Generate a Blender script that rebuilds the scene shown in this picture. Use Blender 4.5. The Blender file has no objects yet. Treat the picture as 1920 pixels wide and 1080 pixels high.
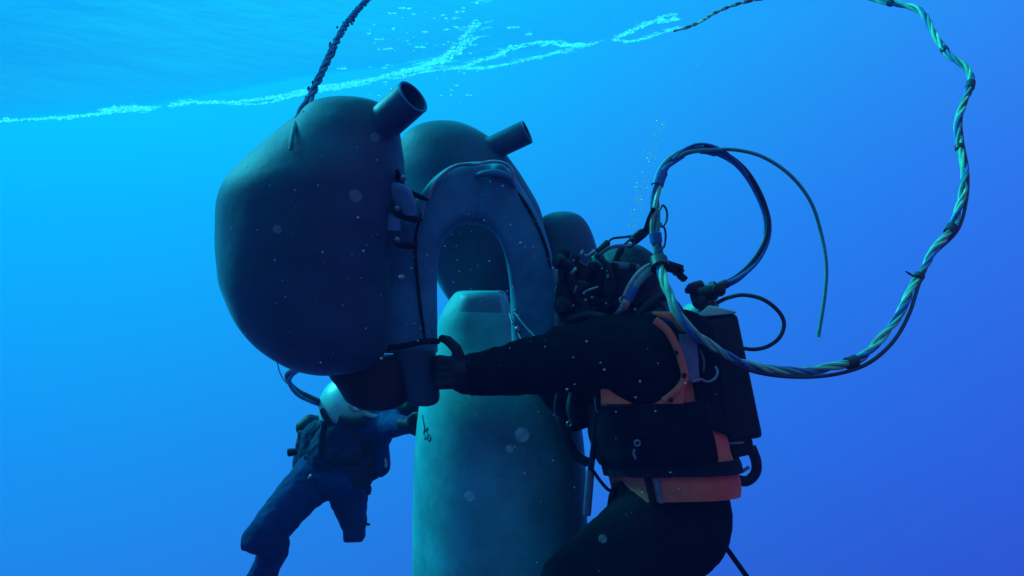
import bpy, bmesh, math, random
import numpy as np
from mathutils import Vector, Matrix, noise

random.seed(7)
S = bpy.context.scene
COL = S.collection
F = 1500.0            # focal length in pixels of the 1920 wide frame
H = -1.55             # camera height; the sea surface lies at z = 0
rad = math.radians

# ------------------------------------------------------------------ camera
cam_d = bpy.data.cameras.new("camera")
cam_d.sensor_width = 36.0
cam_d.lens = F / 1920 * 36
cam_d.clip_start = 0.05
cam_d.clip_end = 400
cam = bpy.data.objects.new("camera", cam_d)
cam.location = (0, 0, H)
cam.rotation_euler = (rad(90), 0, 0)
COL.objects.link(cam)
S.camera = cam

# ------------------------------------------------------------------ water light (world)
def lin(c):
    return [(v / 255 / 12.92) if v / 255 <= 0.04045 else ((v / 255 + 0.055) / 1.055) ** 2.4 for v in c]

SAMPLES = [  # pixel, colour of the open water there
    (20, 300, (0, 184, 255)), (20, 600, (8, 166, 252)), (20, 800, (26, 150, 246)), (20, 1050, (34, 126, 226)),
    (300, 300, (0, 187, 255)), (300, 550, (8, 168, 252)), (300, 900, (36, 137, 236)), (700, 1000, (36, 126, 228)),
    (1000, 200, (8, 168, 249)), (1150, 300, (14, 164, 252)), (1300, 400, (30, 152, 250)), (1500, 200, (38, 145, 244)),
    (1600, 500, (45, 131, 240)), (1900, 100, (50, 120, 233)), (1900, 500, (48, 105, 226)), (1900, 900, (42, 86, 212)),
    (1500, 900, (42, 106, 222)), (1500, 1060, (36, 96, 214)), (1900, 1060, (40, 76, 202)), (1450, 20, (42, 140, 240)),
]
FAR = [  # unseen directions, hand-set: red added to light the harness, green and blue cut
    ((0, 0, 1), (0.012, 1.0, 1.5)), ((0, 0, -1), (0.012, 0.022, 0.16)), ((-1, 0, 0), (0.004, 0.40, 1.0)),
    ((1, 0, 0), (0.035, 0.08, 0.50)), ((0, -1, 0), (0.10, 0.032, 0.13)), ((-0.7, -0.7, 0), (0.02, 0.11, 0.34)),
    ((0.7, 0, 0.7), (0.03, 0.35, 0.9)), ((-0.7, 0, -0.7), (0.012, 0.08, 0.42)), ((0.7, 0, -0.7), (0.03, 0.025, 0.26)),
    ((0.7, -0.7, 0), (0.08, 0.032, 0.18)), ((0, -0.7, -0.7), (0.06, 0.013, 0.085)), ((0, -0.7, 0.7), (0.08, 0.36, 0.8)),
]
SCAT = (0.0, 0.012, 0.088)   # light added by the haze in front of the open water
TRANS = 0.885
def feats(d):
    x, y, z = d
    return [1, x, y, z, x * x, y * y, z * z, x * y, y * z, x * z]
A, B, W = [], [], []
for px, py, c in SAMPLES:
    d = Vector(((px - 960) / F, 1, -(py - 540) / F)).normalized()
    l = lin(c)
    A.append(feats(d)); W.append(3.0)
    B.append([math.log(max(0.004, (l[i] - SCAT[i]) / TRANS)) for i in range(3)])
for d, c in FAR:
    A.append(feats(Vector(d).normalized())); W.append(0.28)
    B.append([math.log(v) for v in c])
A = np.array(A); B = np.array(B); W = np.array(W)[:, None]
lam = 0.004 * np.eye(10); lam[0, 0] = 0
coef = np.linalg.solve((A * W).T @ A + lam, (A * W).T @ B)

SUN_DIR = Vector((-0.74, 0.38, 0.62)).normalized()      # towards the sun
w = bpy.data.worlds.new("World")
S.world = w
w.use_nodes = True
nt = w.node_tree
nt.nodes.clear()
N = nt.nodes.new
L = nt.links.new
tc = N("ShaderNodeTexCoord")
def vmath(op, a, b):
    n = N("ShaderNodeVectorMath"); n.operation = op
    for i, v in enumerate((a, b)):
        if isinstance(v, (tuple, list)): n.inputs[i].default_value = v
        else: L(v, n.inputs[i])
    return n.outputs["Value"] if op == "DOT_PRODUCT" else n.outputs["Vector"]
def smath(op, a, b):
    n = N("ShaderNodeMath"); n.operation = op
    for i, v in enumerate((a, b)):
        if isinstance(v, (int, float)): n.inputs[i].default_value = v
        else: L(v, n.inputs[i])
    return n.outputs[0]
dv = vmath("NORMALIZE", tc.outputs["Generated"], (0, 0, 0))
sq = vmath("MULTIPLY", dv, dv)
sep = N("ShaderNodeSeparateXYZ"); L(dv, sep.inputs[0])
cyc = N("ShaderNodeCombineXYZ")
for i, k in enumerate("YZX"): L(sep.outputs[k], cyc.inputs[i])
cr = vmath("MULTIPLY", dv, cyc.outputs[0])          # xy, yz, zx
rgb = N("ShaderNodeCombineColor")
for ch in range(3):
    c = [float(v) for v in coef[:, ch]]
    s = smath("ADD", vmath("DOT_PRODUCT", dv, tuple(c[1:4])), vmath("DOT_PRODUCT", sq, tuple(c[4:7])))
    s = smath("ADD", s, vmath("DOT_PRODUCT", cr, tuple(c[7:10])))
    s = smath("ADD", s, c[0])
    L(smath("EXPONENT", s, 0), rgb.inputs[ch])
bg = N("ShaderNodeBackground"); L(rgb.outputs[0], bg.inputs["Color"]); bg.inputs["Strength"].default_value = 1.0
out = N("ShaderNodeOutputWorld"); L(bg.outputs[0], out.inputs["Surface"])

sun_d = bpy.data.lights.new("sun", "SUN")
sun_d.energy = 5.0
sun_d.angle = rad(14)
sun_d.color = (0.05, 0.86, 1.0)                     # daylight after a few metres of sea water
sun = bpy.data.objects.new("sun", sun_d)
sun.rotation_euler = (-SUN_DIR).to_track_quat('-Z', 'Y').to_euler()
sun.location = (-4, 3, 6)
COL.objects.link(sun)

S.view_settings.view_transform = 'Standard'
S.view_settings.look = 'None'
S.view_settings.exposure = 0.0
S.view_settings.gamma = 1.0
S.view_settings.use_curve_mapping = False
S.cycles.volume_bounces = 1
S.cycles.max_bounces = 6
S.cycles.transparent_max_bounces = 16

# ------------------------------------------------------------------ helpers
def P(px, py, d):
    return Vector(((px - 960) / F * d, d, H - (py - 540) / F * d))
def R(rp, d):
    return rp / F * d

def mat(name, col, rough=0.6, var=0.35, scale=9.0, spec=0.4, bump=0.15, bscale=60.0, metal=0.0, streak=False, sheen=0.0):
    m = bpy.data.materials.new(name); m.use_nodes = True
    t = m.node_tree; b = t.nodes["Principled BSDF"]
    c = t.nodes.new("ShaderNodeTexCoord")
    mp = t.nodes.new("ShaderNodeMapping"); t.links.new(c.outputs["Object"], mp.inputs[0])
    if streak: mp.inputs["Scale"].default_value = (1, 1, 0.16)
    n1 = t.nodes.new("ShaderNodeTexNoise"); n1.inputs["Scale"].default_value = scale; n1.inputs["Detail"].default_value = 7; n1.inputs["Roughness"].default_value = 0.65
    t.links.new(mp.outputs[0], n1.inputs["Vector"])
    rp = t.nodes.new("ShaderNodeValToRGB")
    rp.color_ramp.elements[0].position = 0.3; rp.color_ramp.elements[1].position = 0.72
    rp.color_ramp.elements[0].color = (*[v * (1 - var) for v in col], 1)
    rp.color_ramp.elements[1].color = (*[min(1, v * (1 + var)) for v in col], 1)
    t.links.new(n1.outputs["Fac"], rp.inputs[0]); t.links.new(rp.outputs[0], b.inputs["Base Color"])
    b.inputs["Roughness"].default_value = rough
    if sheen:
        b.inputs["Sheen Weight"].default_value = sheen; b.inputs["Sheen Roughness"].default_value = 0.32
        b.inputs["Sheen Tint"].default_value = (0.25, 0.85, 1, 1)
    b.inputs["Metallic"].default_value = metal
    b.inputs["Specular IOR Level"].default_value = spec
    if bump:
        n2 = t.nodes.new("ShaderNodeTexNoise"); n2.inputs["Scale"].default_value = bscale; n2.inputs["Detail"].default_value = 5
        t.links.new(c.outputs["Object"], n2.inputs["Vector"])
        bp = t.nodes.new("ShaderNodeBump"); bp.inputs["Strength"].default_value = bump; bp.inputs["Distance"].default_value = 0.01
        t.links.new(n2.outputs["Fac"], bp.inputs["Height"]); t.links.new(bp.outputs[0], b.inputs["Normal"])
    return m

M = dict(
    bag=mat("bag_rubber", (0.011, 0.070, 0.112), 0.62, 0.22, 6, 0.3, 0.14, 30, sheen=0.25),
    nozzle=mat("nozzle_rubber", (0.016, 0.08, 0.13), 0.5, 0.3, 14, 0.35, 0.12, 60, sheen=0.15),
    collar=mat("collar_neoprene", (0.03, 0.22, 0.31), 0.7, 0.25, 7, 0.25, 0.35, 22),
    panel=mat("panel_neoprene", (0.06, 0.22, 0.33), 0.75, 0.3, 10, 0.2, 0.3, 30),
    piping=mat("piping", (0.16, 0.32, 0.38), 0.6, 0.25, 20),
    webbing=mat("webbing", (0.01, 0.012, 0.018), 0.8, 0.4, 30, 0.1, 0.4, 160),
    pale_web=mat("pale_webbing", (0.30, 0.31, 0.31), 0.8, 0.3, 30, 0.2, 0.4, 160),
    hull=mat("hull_paint", (0.03, 0.36, 0.34), 0.6, 0.42, 4.5, 0.35, 0.12, 26),
    plate=mat("plate_paint", (0.05, 0.21, 0.27), 0.5, 0.3, 8, 0.4, 0.12, 40),
    suit=mat("drysuit", (0.006, 0.006, 0.010), 0.85, 0.4, 12, 0.05, 0.5, 26),
    suit2=mat("drysuit_haze_blue", (0.005, 0.027, 0.105), 0.8, 0.4, 12, 0.12, 0.5, 26),  # haze over the far diver is put into this bluer base colour
    black=mat("black_plastic", (0.010, 0.011, 0.015), 0.5, 0.4, 20, 0.25, 0.1, 80),
    rubber=mat("black_rubber", (0.012, 0.016, 0.024), 0.6, 0.3, 20, 0.2, 0.2, 60),
    orange=mat("orange_fabric", (0.72, 0.165, 0.085), 0.8, 0.12, 18, 0.15, 0.35, 70),
    metal=mat("steel", (0.22, 0.26, 0.28), 0.4, 0.3, 30, 0.5, 0.1, 90, metal=0.7),
    brass=mat("pale_brass", (0.55, 0.5, 0.36), 0.4, 0.3, 30, 0.5, 0.1, 90, metal=0.4),
    shell=mat("tank_shell", (0.012, 0.016, 0.024), 0.55, 0.35, 10, 0.2, 0.1, 60),
    teal=mat("pale_green_cap", (0.25, 0.65, 0.50), 0.5, 0.2, 18),
    strap=mat("grey_strap", (0.14, 0.19, 0.24), 0.75, 0.25, 25, 0.2, 0.3, 120),
    helmet=mat("helmet_paint", (0.20, 0.55, 0.50), 0.35, 0.25, 9, 0.5, 0.06, 40),
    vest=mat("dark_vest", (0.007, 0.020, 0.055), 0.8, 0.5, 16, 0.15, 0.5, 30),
    hood=mat("hood_rubber", (0.010, 0.018, 0.036), 0.55, 0.4, 10, 0.3, 0.3, 30),
    visor=mat("visor", (0.02, 0.025, 0.03), 0.12, 0.1, 10, 0.6, 0.0),
    yellow=mat("yellow_hose", (0.16, 0.55, 0.34), 0.5, 0.35, 22, 0.4, 0.15, 70),
    green=mat("green_hose", (0.05, 0.32, 0.26), 0.5, 0.3, 22, 0.4, 0.15, 70),
    blue=mat("blue_hose", (0.02, 0.13, 0.36), 0.5, 0.3, 22, 0.4, 0.15, 70),
    cable=mat("black_cable", (0.02, 0.022, 0.03), 0.5, 0.3, 22, 0.4, 0.1, 70),
    rope=mat("weathered_rope", (0.03, 0.15, 0.26), 0.85, 0.5, 40, 0.15, 0.6, 120),
    floatrope=mat("floating_rope", (0.30, 0.33, 0.28), 0.8, 0.4, 40, 0.15, 0.5, 120),
    ink=mat("dark_mark", (0.03, 0.14, 0.16), 0.8, 0.3, 30),
)

def smooth_mesh(me, angle=45):
    for p in me.polygons: p.use_smooth = True
    try: me.set_sharp_from_angle(angle=rad(angle))
    except Exception: pass

def root_of(o):
    while o.parent is not None: o = o.parent
    return o

def obj(name, bm, m, parent=None, label=None, angle=45):
    """One mesh object; vertices are given in world space and stored relative to the thing's root."""
    bmesh.ops.recalc_face_normals(bm, faces=bm.faces)
    me = bpy.data.meshes.new(name)
    if parent is not None:
        o0 = root_of(parent).location
        base = o0
    else:
        c = Vector((0, 0, 0))
        for v in bm.verts: c += v.co
        base = c / max(1, len(bm.verts))
    bmesh.ops.translate(bm, verts=bm.verts, vec=-base)
    bm.to_mesh(me); bm.free()
    me.materials.append(m)
    smooth_mesh(me, angle)
    o = bpy.data.objects.new(name, me)
    COL.objects.link(o)
    if parent is not None: o.parent = parent
    else: o.location = base
    if label: o["label"] = label
    return o

def thing(name, label, cat, loc, group=None):
    o = bpy.data.objects.new(name, None)
    o.empty_display_size = 0.1
    o.location = loc
    COL.objects.link(o)
    o["label"] = label; o["category"] = cat
    if group: o["group"] = group
    return o
def tag(o, label, cat, group=None):
    o["label"] = label; o["category"] = cat
    if group: o["group"] = group
    return o

def catmull(pts, n):
    """pts: sequence of equal-length tuples or Vectors -> n interpolated tuples"""
    pts = [tuple(p) for p in pts]
    if len(pts) == 2:
        return [tuple(a + (b - a) * i / (n - 1) for a, b in zip(*pts)) for i in range(n)]
    ext = [tuple(2 * a - b for a, b in zip(pts[0], pts[1]))] + pts + [tuple(2 * a - b for a, b in zip(pts[-1], pts[-2]))]
    res = []
    k = len(pts) - 1
    for i in range(n):
        u = i / (n - 1) * k
        j = min(int(u), k - 1); t = u - j
        p0, p1, p2, p3 = ext[j:j + 4]
        res.append(tuple(0.5 * ((2 * b) + (-a + c) * t + (2 * a - 5 * b + 4 * c - d) * t * t + (-a + 3 * b - 3 * c + d) * t ** 3)
                         for a, b, c, d in zip(p0, p1, p2, p3)))
    return res

def even(pts, step):
    """resample a polyline of Vectors to about even steps"""
    pts = [Vector(p) for p in pts]
    d = [0]
    for a, b in zip(pts, pts[1:]): d.append(d[-1] + (b - a).length)
    n = max(2, int(d[-1] / step) + 1)
    res, j = [], 0
    for i in range(n):
        s = d[-1] * i / (n - 1)
        while j < len(pts) - 2 and d[j + 1] < s: j += 1
        t = (s - d[j]) / max(1e-9, d[j + 1] - d[j])
        res.append(pts[j].lerp(pts[j + 1], t))
    return res

def path(pix, n=80):
    """pixel path with depths -> smooth list of points"""
    return [P(*q) for q in catmull(pix, n)]

def frames(pts):
    pts = [Vector(p) for p in pts]
    T = []
    for i in range(len(pts)):
        a = pts[max(0, i - 1)]; b = pts[min(len(pts) - 1, i + 1)]
        t = (b - a)
        T.append(t.normalized() if t.length > 1e-9 else Vector((0, 0, 1)))
    up = Vector((0, 1, 0)) if abs(T[0].y) < 0.9 else Vector((1, 0, 0))
    u = T[0].cross(up).normalized()
    fr = []
    for t in T:
        u = (u - t * u.dot(t))
        u = u.normalized() if u.length > 1e-6 else t.orthogonal().normalized()
        fr.append((t, u, t.cross(u).normalized()))
    return fr

def tube(bm, pts, r, seg=8, flat=1.0, cap=True):
    pts = [Vector(p) for p in pts]
    fr = frames(pts)
    rs = r if isinstance(r, (list, tuple)) else [r] * len(pts)
    rings = []
    for p, (t, u, v), rr in zip(pts, fr, rs):
        rings.append([bm.verts.new(p + u * (math.cos(a) * rr) + v * (math.sin(a) * rr * flat)) for a in (2 * math.pi * k / seg for k in range(seg))])
    for a, b in zip(rings, rings[1:]):
        for k in range(seg): bm.faces.new((a[k], a[(k + 1) % seg], b[(k + 1) % seg], b[k]))
    if cap:
        bm.faces.new(rings[0][::-1]); bm.faces.new(rings[-1])
    return rings

def ring_loft(bm, rings, cap=True):
    vs = [[bm.verts.new(p) for p in r] for r in rings]
    n = len(vs[0])
    for a, b in zip(vs, vs[1:]):
        for k in range(n): bm.faces.new((a[k], a[(k + 1) % n], b[(k + 1) % n], b[k]))
    if cap:
        for r in (vs[0], vs[-1]):
            c = sum((v.co for v in r), Vector()) / n
            cv = bm.verts.new(c)
            for k in range(n): bm.faces.new((r[k], r[(k + 1) % n], cv))
    return vs

def rows_loft(bm, rows, d, ratio=1.0, hd=None, n=48, m=44, expo=2.0, wob=0.0, seed=0.0, push=0.0):
    """solid of stacked rounded sections: rows = (py, left px, right px)"""
    rr = catmull(rows, m)
    rings = []
    for py, l, r in rr:
        c = P((l + r) / 2, py, d); hw = R((r - l) / 2, d)
        hw = max(hw, 0.002)
        h = hd if hd else hw * ratio
        if hd: h = hd * min(1, (hw / R(40, d)) ** 0.5)
        ring = []
        for k in range(n):
            a = 2 * math.pi * k / n
            ca, sa = math.cos(a), math.sin(a)
            ca = math.copysign(abs(ca) ** (2 / expo), ca); sa = math.copysign(abs(sa) ** (2 / expo), sa)
            p = Vector((c.x + hw * ca, d + push + h * sa, c.z))
            if wob:
                q = (p - Vector((0, 0, H))) * 3.2 + Vector((seed, seed, seed))
                f = noise.noise(q) * wob + noise.noise(q * 3.1) * wob * 0.35
                p += Vector((ca, sa, 0)) * f
            ring.append(p)
        rings.append(ring)
    return ring_loft(bm, rings)

def sphere(bm, c, r, sc=(1, 1, 1), rot=None, sub=2, uv=None):
    mtx = Matrix.Translation(c) @ (rot.to_4x4() if rot else Matrix.Identity(4)) @ Matrix.Diagonal((r * sc[0], r * sc[1], r * sc[2], 1))
    if uv: bmesh.ops.create_uvsphere(bm, u_segments=uv[0], v_segments=uv[1], radius=1, matrix=mtx)
    else: bmesh.ops.create_icosphere(bm, subdivisions=sub, radius=1, matrix=mtx)

def box(bm, c, size, rot=None, bev=0.0, seg=2, taper=None):
    g = bmesh.ops.create_cube(bm, size=1)
    vs = g["verts"]
    if taper:
        for v in vs:
            if v.co.z > 0: v.co.x *= taper[0]; v.co.y *= taper[1]
    mtx = Matrix.Translation(c) @ (rot.to_4x4() if rot else Matrix.Identity(4)) @ Matrix.Diagonal((*size, 1))
    bmesh.ops.transform(bm, matrix=mtx, verts=vs)
    if bev:
        es = list({e for v in vs for e in v.link_edges})
        bmesh.ops.bevel(bm, geom=es, offset=bev, segments=seg, affect='EDGES', profile=0.5)

def lathe(bm, c, axis, prof, seg=24):
    """prof = (distance along axis, radius); closed where radius is 0"""
    axis = Vector(axis).normalized(); u = axis.orthogonal().normalized(); v = axis.cross(u)
    rings = []
    for s, r in prof:
        rings.append([bm.verts.new(Vector(c) + axis * s + u * (math.cos(a) * max(r, 1e-4)) + v * (math.sin(a) * max(r, 1e-4))) for a in (2 * math.pi * k / seg for k in range(seg))])
    for a, b in zip(rings, rings[1:]):
        for k in range(seg): bm.faces.new((a[k], a[(k + 1) % seg], b[(k + 1) % seg], b[k]))
    if prof[0][1] > 0.002: bm.faces.new(rings[0][::-1])
    if prof[-1][1] > 0.002: bm.faces.new(rings[-1])
def cyl(bm, a, b, r, seg=16, bev=0.15):
    a, b = Vector(a), Vector(b); l = (b - a).length; e = min(r, l) * bev
    lathe(bm, a, b - a, [(0, r - e), (e, r), (l - e, r), (l, r - e)], seg)
def torus(bm, c, axis, R0, r, seg=20, ms=8):
    axis = Vector(axis).normalized(); u = axis.orthogonal().normalized(); v = axis.cross(u)
    rings = []
    for k in range(seg):
        a = 2 * math.pi * k / seg; d = u * math.cos(a) + v * math.sin(a)
        rings.append([bm.verts.new(Vector(c) + d * (R0 + r * math.cos(b)) + axis * (r * math.sin(b))) for b in (2 * math.pi * j / ms for j in range(ms))])
    for i in range(seg):
        a, b = rings[i], rings[(i + 1) % seg]
        for k in range(ms): bm.faces.new((a[k], a[(k + 1) % ms], b[(k + 1) % ms], b[k]))

def capsules(bm, chain):
    """chain = list of (point, radius): overlapping tapered capsules to be fused by a voxel remesh"""
    for p, r in chain: sphere(bm, p, r, sub=3)
    for (p, r), (q, s) in zip(chain, chain[1:]):
        p, q = Vector(p), Vector(q)
        if (q - p).length < 1e-4: continue
        lathe(bm, p, q - p, [(0, r), ((q - p).length, s)], 24)
def pchain(pix):
    return [(P(x, y, d), R(r, d)) for x, y, d, r in pix]

def fuse(name, bm, m, parent, voxel=0.012, smooth=6, wrinkle=0.0, wscale=0.08, label=None):
    """fuse overlapping volumes into ONE continuous surface"""
    me = bpy.data.meshes.new("tmp"); bm.to_mesh(me); bm.free()
    o = bpy.data.objects.new("tmp", me); COL.objects.link(o)
    a = o.modifiers.new("r", 'REMESH'); a.mode = 'VOXEL'; a.voxel_size = voxel
    b = o.modifiers.new("s", 'SMOOTH'); b.iterations = smooth; b.factor = 0.5
    dg = bpy.context.evaluated_depsgraph_get(); dg.update()
    me2 = bpy.data.meshes.new_from_object(o.evaluated_get(dg))
    bpy.data.objects.remove(o)
    b2 = bmesh.new(); b2.from_mesh(me2); bpy.data.meshes.remove(me2); bpy.data.meshes.remove(me)
    if wrinkle:
        b2.normal_update()
        for v in b2.verts:
            q = v.co / wscale
            f = noise.noise(q) + 0.5 * noise.noise(q * 2.3)
            f = 1 - abs(f) * 2
            v.co += v.normal * (f * wrinkle)
    return obj(name, b2, m, parent, label, angle=180)

# ------------------------------------------------------------------ the sea surface overhead
LINE = [(-4.0, 6.25), (0.817, 4.02)]           # trough of a swell: its edge is the bright line in the picture
ld = Vector((LINE[1][0] - LINE[0][0], LINE[1][1] - LINE[0][1])).normalized()
ln = Vector((-ld.y, ld.x))                     # points away from the camera
def line_st(x, y):
    return (x - LINE[0][0]) * ln.x + (y - LINE[0][1]) * ln.y, (x - LINE[0][0]) * ld.x + (y - LINE[0][1]) * ld.y
def surf_z(x, y):
    s, t = line_st(x, y)
    z = 0.010 * math.sin(1.3 * x + 0.5 * y) + 0.008 * math.sin(-0.7 * x + 1.7 * y + 1)
    z += 0.02 * noise.noise(Vector((x * 0.8, y * 1.3, 0.3))) + 0.010 * noise.noise(Vector((x * 2.1, y * 3.3, 4.3)))
    fall = 1 / (1 + math.exp((t - 6.2) * 1.6))
    s2 = s + 0.10 - 0.05 * math.sin(t * 1.7)
    w_ = 0.62 if s2 < 0 else 0.5
    z -= 0.27 * math.exp(-(s2 / w_) ** 2) * fall
    return z
def axis_vals(lo, hi, mid, n):
    v = []
    for i in range(n + 1):
        u = i / n * 2 - 1
        k = math.copysign(abs(u) ** 2.2, u)
        v.append(mid + (k * (hi - mid) if k > 0 else -k * (lo - mid)))
    return v
bm = bmesh.new()
ss = [0.62 - 0.02 * i for i in range(110)] + [-1.58 - 0.5 * (1.09 ** i) * i * 0.35 for i in range(1, 42)]
ts = [-3 + 0.09 * i for i in range(150)]
ts = [-3 - 0.4 * 1.12 ** i * i * 0.4 for i in range(24, 0, -1)] + ts + [10.41 + 0.4 * 1.12 ** i * i * 0.4 for i in range(1, 25)]
grid = []
for s_ in ss:
    row = []
    for t_ in ts:
        x = LINE[0][0] + ld.x * t_ + ln.x * s_; y = LINE[0][1] + ld.y * t_ + ln.y * s_
        row.append(bm.verts.new((x, y, surf_z(x, y))))
    grid.append(row)
for j in range(len(ss) - 1):
    for i in range(len(ts) - 1):
        bm.faces.new((grid[j][i], grid[j + 1][i], grid[j + 1][i + 1], grid[j][i + 1]))
lay = bm.verts.layers.float.new("reflect_fade")
def sstep(a, b, v):
    u = max(0, min(1, (v - a) / (b - a))); return u * u * (3 - 2 * u)
for v in bm.verts:
    s_, t_ = line_st(v.co.x, v.co.y)
    v[lay] = (1 - sstep(-0.75, 0.25, s_) * 0.85) * (1 - sstep(3.6, 6.0, t_ - 0.5 * s_ * 0)) * (1 - sstep(0.2, 0.6, s_))  # surface reflection faded by hand: bright along the trough line, gone at right
ms = bpy.data.materials.new("sea_surface"); ms.use_nodes = True
t = ms.node_tree; t.nodes.clear()
o_ = t.nodes.new("ShaderNodeOutputMaterial")
tr = t.nodes.new("ShaderNodeBsdfTransparent"); tr.inputs[0].default_value = (0.93, 0.98, 1, 1)
gl = t.nodes.new("ShaderNodeBsdfGlossy"); gl.inputs["Color"].default_value = (0.5, 0.92, 0.98, 1); gl.inputs["Roughness"].default_value = 0.12
mx = t.nodes.new("ShaderNodeMixShader")
lw = t.nodes.new("ShaderNodeLayerWeight"); lw.inputs["Blend"].default_value = 0.5
rp = t.nodes.new("ShaderNodeValToRGB"); rp.color_ramp.elements[0].position = 0.35; rp.color_ramp.elements[1].position = 0.8
rp.color_ramp.elements[0].color = (0.05, 0.05, 0.05, 1); rp.color_ramp.elements[1].color = (0.68, 0.68, 0.68, 1)
tcn = t.nodes.new("ShaderNodeTexCoord"); mpn = t.nodes.new("ShaderNodeMapping"); mpn.inputs["Scale"].default_value = (0.9, 2.0, 1); mpn.inputs["Rotation"].default_value = (0, 0, rad(20))
nz = t.nodes.new("ShaderNodeTexNoise"); nz.inputs["Scale"].default_value = 2.4; nz.inputs["Detail"].default_value = 6
bp = t.nodes.new("ShaderNodeBump"); bp.inputs["Strength"].default_value = 0.3; bp.inputs["Distance"].default_value = 0.08
t.links.new(tcn.outputs["Object"], mpn.inputs[0]); t.links.new(mpn.outputs[0], nz.inputs["Vector"]); t.links.new(nz.outputs["Fac"], bp.inputs["Height"])
t.links.new(bp.outputs[0], gl.inputs["Normal"]); t.links.new(bp.outputs[0], lw.inputs["Normal"])
t.links.new(lw.outputs["Facing"], rp.inputs[0]); at = t.nodes.new('ShaderNodeAttribute'); at.attribute_name = 'reflect_fade'; mm = t.nodes.new('ShaderNodeMath'); mm.operation = 'MULTIPLY'
t.links.new(rp.outputs[0], mm.inputs[0]); t.links.new(at.outputs['Fac'], mm.inputs[1]); t.links.new(mm.outputs[0], mx.inputs[0])
t.links.new(tr.outputs[0], mx.inputs[1]); t.links.new(gl.outputs[0], mx.inputs[2]); t.links.new(mx.outputs[0], o_.inputs[0])
sea = obj("water_surface", bm, ms, angle=180); sea["kind"] = "structure"; sea["label"] = "rippled underside of the sea surface seen from below"

# ------------------------------------------------------------------ haze: the water itself
bm = bmesh.new(); box(bm, Vector((0, 7, -2.6)), (30, 26, 6.4))
mh = bpy.data.materials.new("sea_water"); mh.use_nodes = True
t = mh.node_tree; t.nodes.clear()
o_ = t.nodes.new("ShaderNodeOutputMaterial"); vp = t.nodes.new("ShaderNodeVolumePrincipled")
vp.inputs["Color"].default_value = (0.02, 0.3, 1.0, 1); vp.inputs["Density"].default_value = 0.007
vp.inputs["Anisotropy"].default_value = 0.0
t.links.new(vp.outputs[0], o_.inputs["Volume"])
hz = obj("haze", bm, mh); hz["kind"] = "stuff"; hz["label"] = "blue sea water fading far things"

# ------------------------------------------------------------------ pale capsule body
capsule = thing("capsule", "tall pale grey-green cylinder with tapered top hanging upright below the dark bags", "cylinder", P(938, 1080, 3.1))
bm = bmesh.new()
rows = [(545, 868, 938), (547, 857, 946), (555, 848, 951), (570, 838, 955), (595, 825, 961), (625, 817, 970), (660, 808, 992), (700, 798, 1030), (740, 790, 1066),
        (780, 784, 1086), (850, 778, 1096), (950, 775, 1100), (1100, 774, 1102), (1300, 774, 1102), (1500, 776, 1100), (1560, 800, 1076), (1580, 870, 1000)]
rows_loft(bm, rows, 3.1, 1.0, n=64, m=90)
hull = obj("hull", bm, M["hull"], capsule)
# raised plate on the nose, facing the camera: bent slab
def patch(rows_px, d0, thick, m=14, n=12, bulge=0.0):
    """curved slab following (py, left, right, depth)"""
    rr = catmull(rows_px, m)
    bm = bmesh.new(); front, back = [], []
    for py, l, r, d in rr:
        f, b = [], []
        for k in range(n + 1):
            u = k / n; x = l + (r - l) * u
            dd = d - bulge * (1 - (2 * u - 1) ** 2)
            e = min(1, min(u, 1 - u) * 8)
            f.append(bm.verts.new(P(x, py, dd + thick * 0.35 * (1 - e)))); b.append(bm.verts.new(P(x, py, dd + thick)))
        front.append(f); back.append(b)
    for g, flip in ((front, False), (back, True)):
        for a, b in zip(g, g[1:]):
            for k in range(n):
                q = (a[k], a[k + 1], b[k + 1], b[k])
                bm.faces.new(q[::-1] if flip else q)
    for i in range(m - 1):
        for k in (0, n):
            bm.faces.new((front[i][k], front[i + 1][k], back[i + 1][k], back[i][k]))
    for i in (0, m - 1):
        for k in range(n): bm.faces.new((front[i][k], front[i][k + 1], back[i][k + 1], back[i][k]))
    return bm
bm = bmesh.new()
tube(bm, path([(936, 545, 3.02), (946, 551, 3.02), (950, 570, 3.01), (956, 600, 3.0), (963, 630, 2.98), (972, 655, 2.96)], 24), 0.0035, 6)
obj("plate_trim", bm, M["piping"], capsule)
# thin dark squiggle stain near the upper left of the hull
def on_hull(px, py, lift=0.002):
    rr = sorted(rows); l = r = None
    for a, b in zip(rr, rr[1:]):
        if a[0] <= py <= b[0]:
            u = (py - a[0]) / (b[0] - a[0]); l = a[1] + (b[1] - a[1]) * u; r = a[2] + (b[2] - a[2]) * u; break
    cx, hw = (l + r) / 2, (r - l) / 2
    u = max(-0.98, min(0.98, (px - cx) / hw)); rr_ = R(hw, 3.1)
    c = P(cx, py, 3.1)
    return Vector((c.x + u * (rr_ + lift), 3.1 - math.sqrt(1 - u * u) * (rr_ + lift), c.z))
bm = bmesh.new(); G = []
for i in range(11):
    v = i / 10; py = 549 + 50 * v
    row = []
    for k in range(13):
        u = k / 12; x = (860 - 4 * v) + u * (82 + 12 * v)
        e = min(1, 6 * min(u, 1 - u, v + .05), 1.25 * (1 - v))
        row.append((bm.verts.new(on_hull(x, py, -0.004 + 0.012 * e)), bm.verts.new(on_hull(x, py, -0.012))))
    G.append(row)
for i in range(10):
    for k in range(12):
        for j in (0, 1):
            q = (G[i][k][j], G[i][k + 1][j], G[i + 1][k + 1][j], G[i + 1][k][j]); bm.faces.new(q)
obj("nose_plate", bm, M["plate"], capsule)
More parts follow.
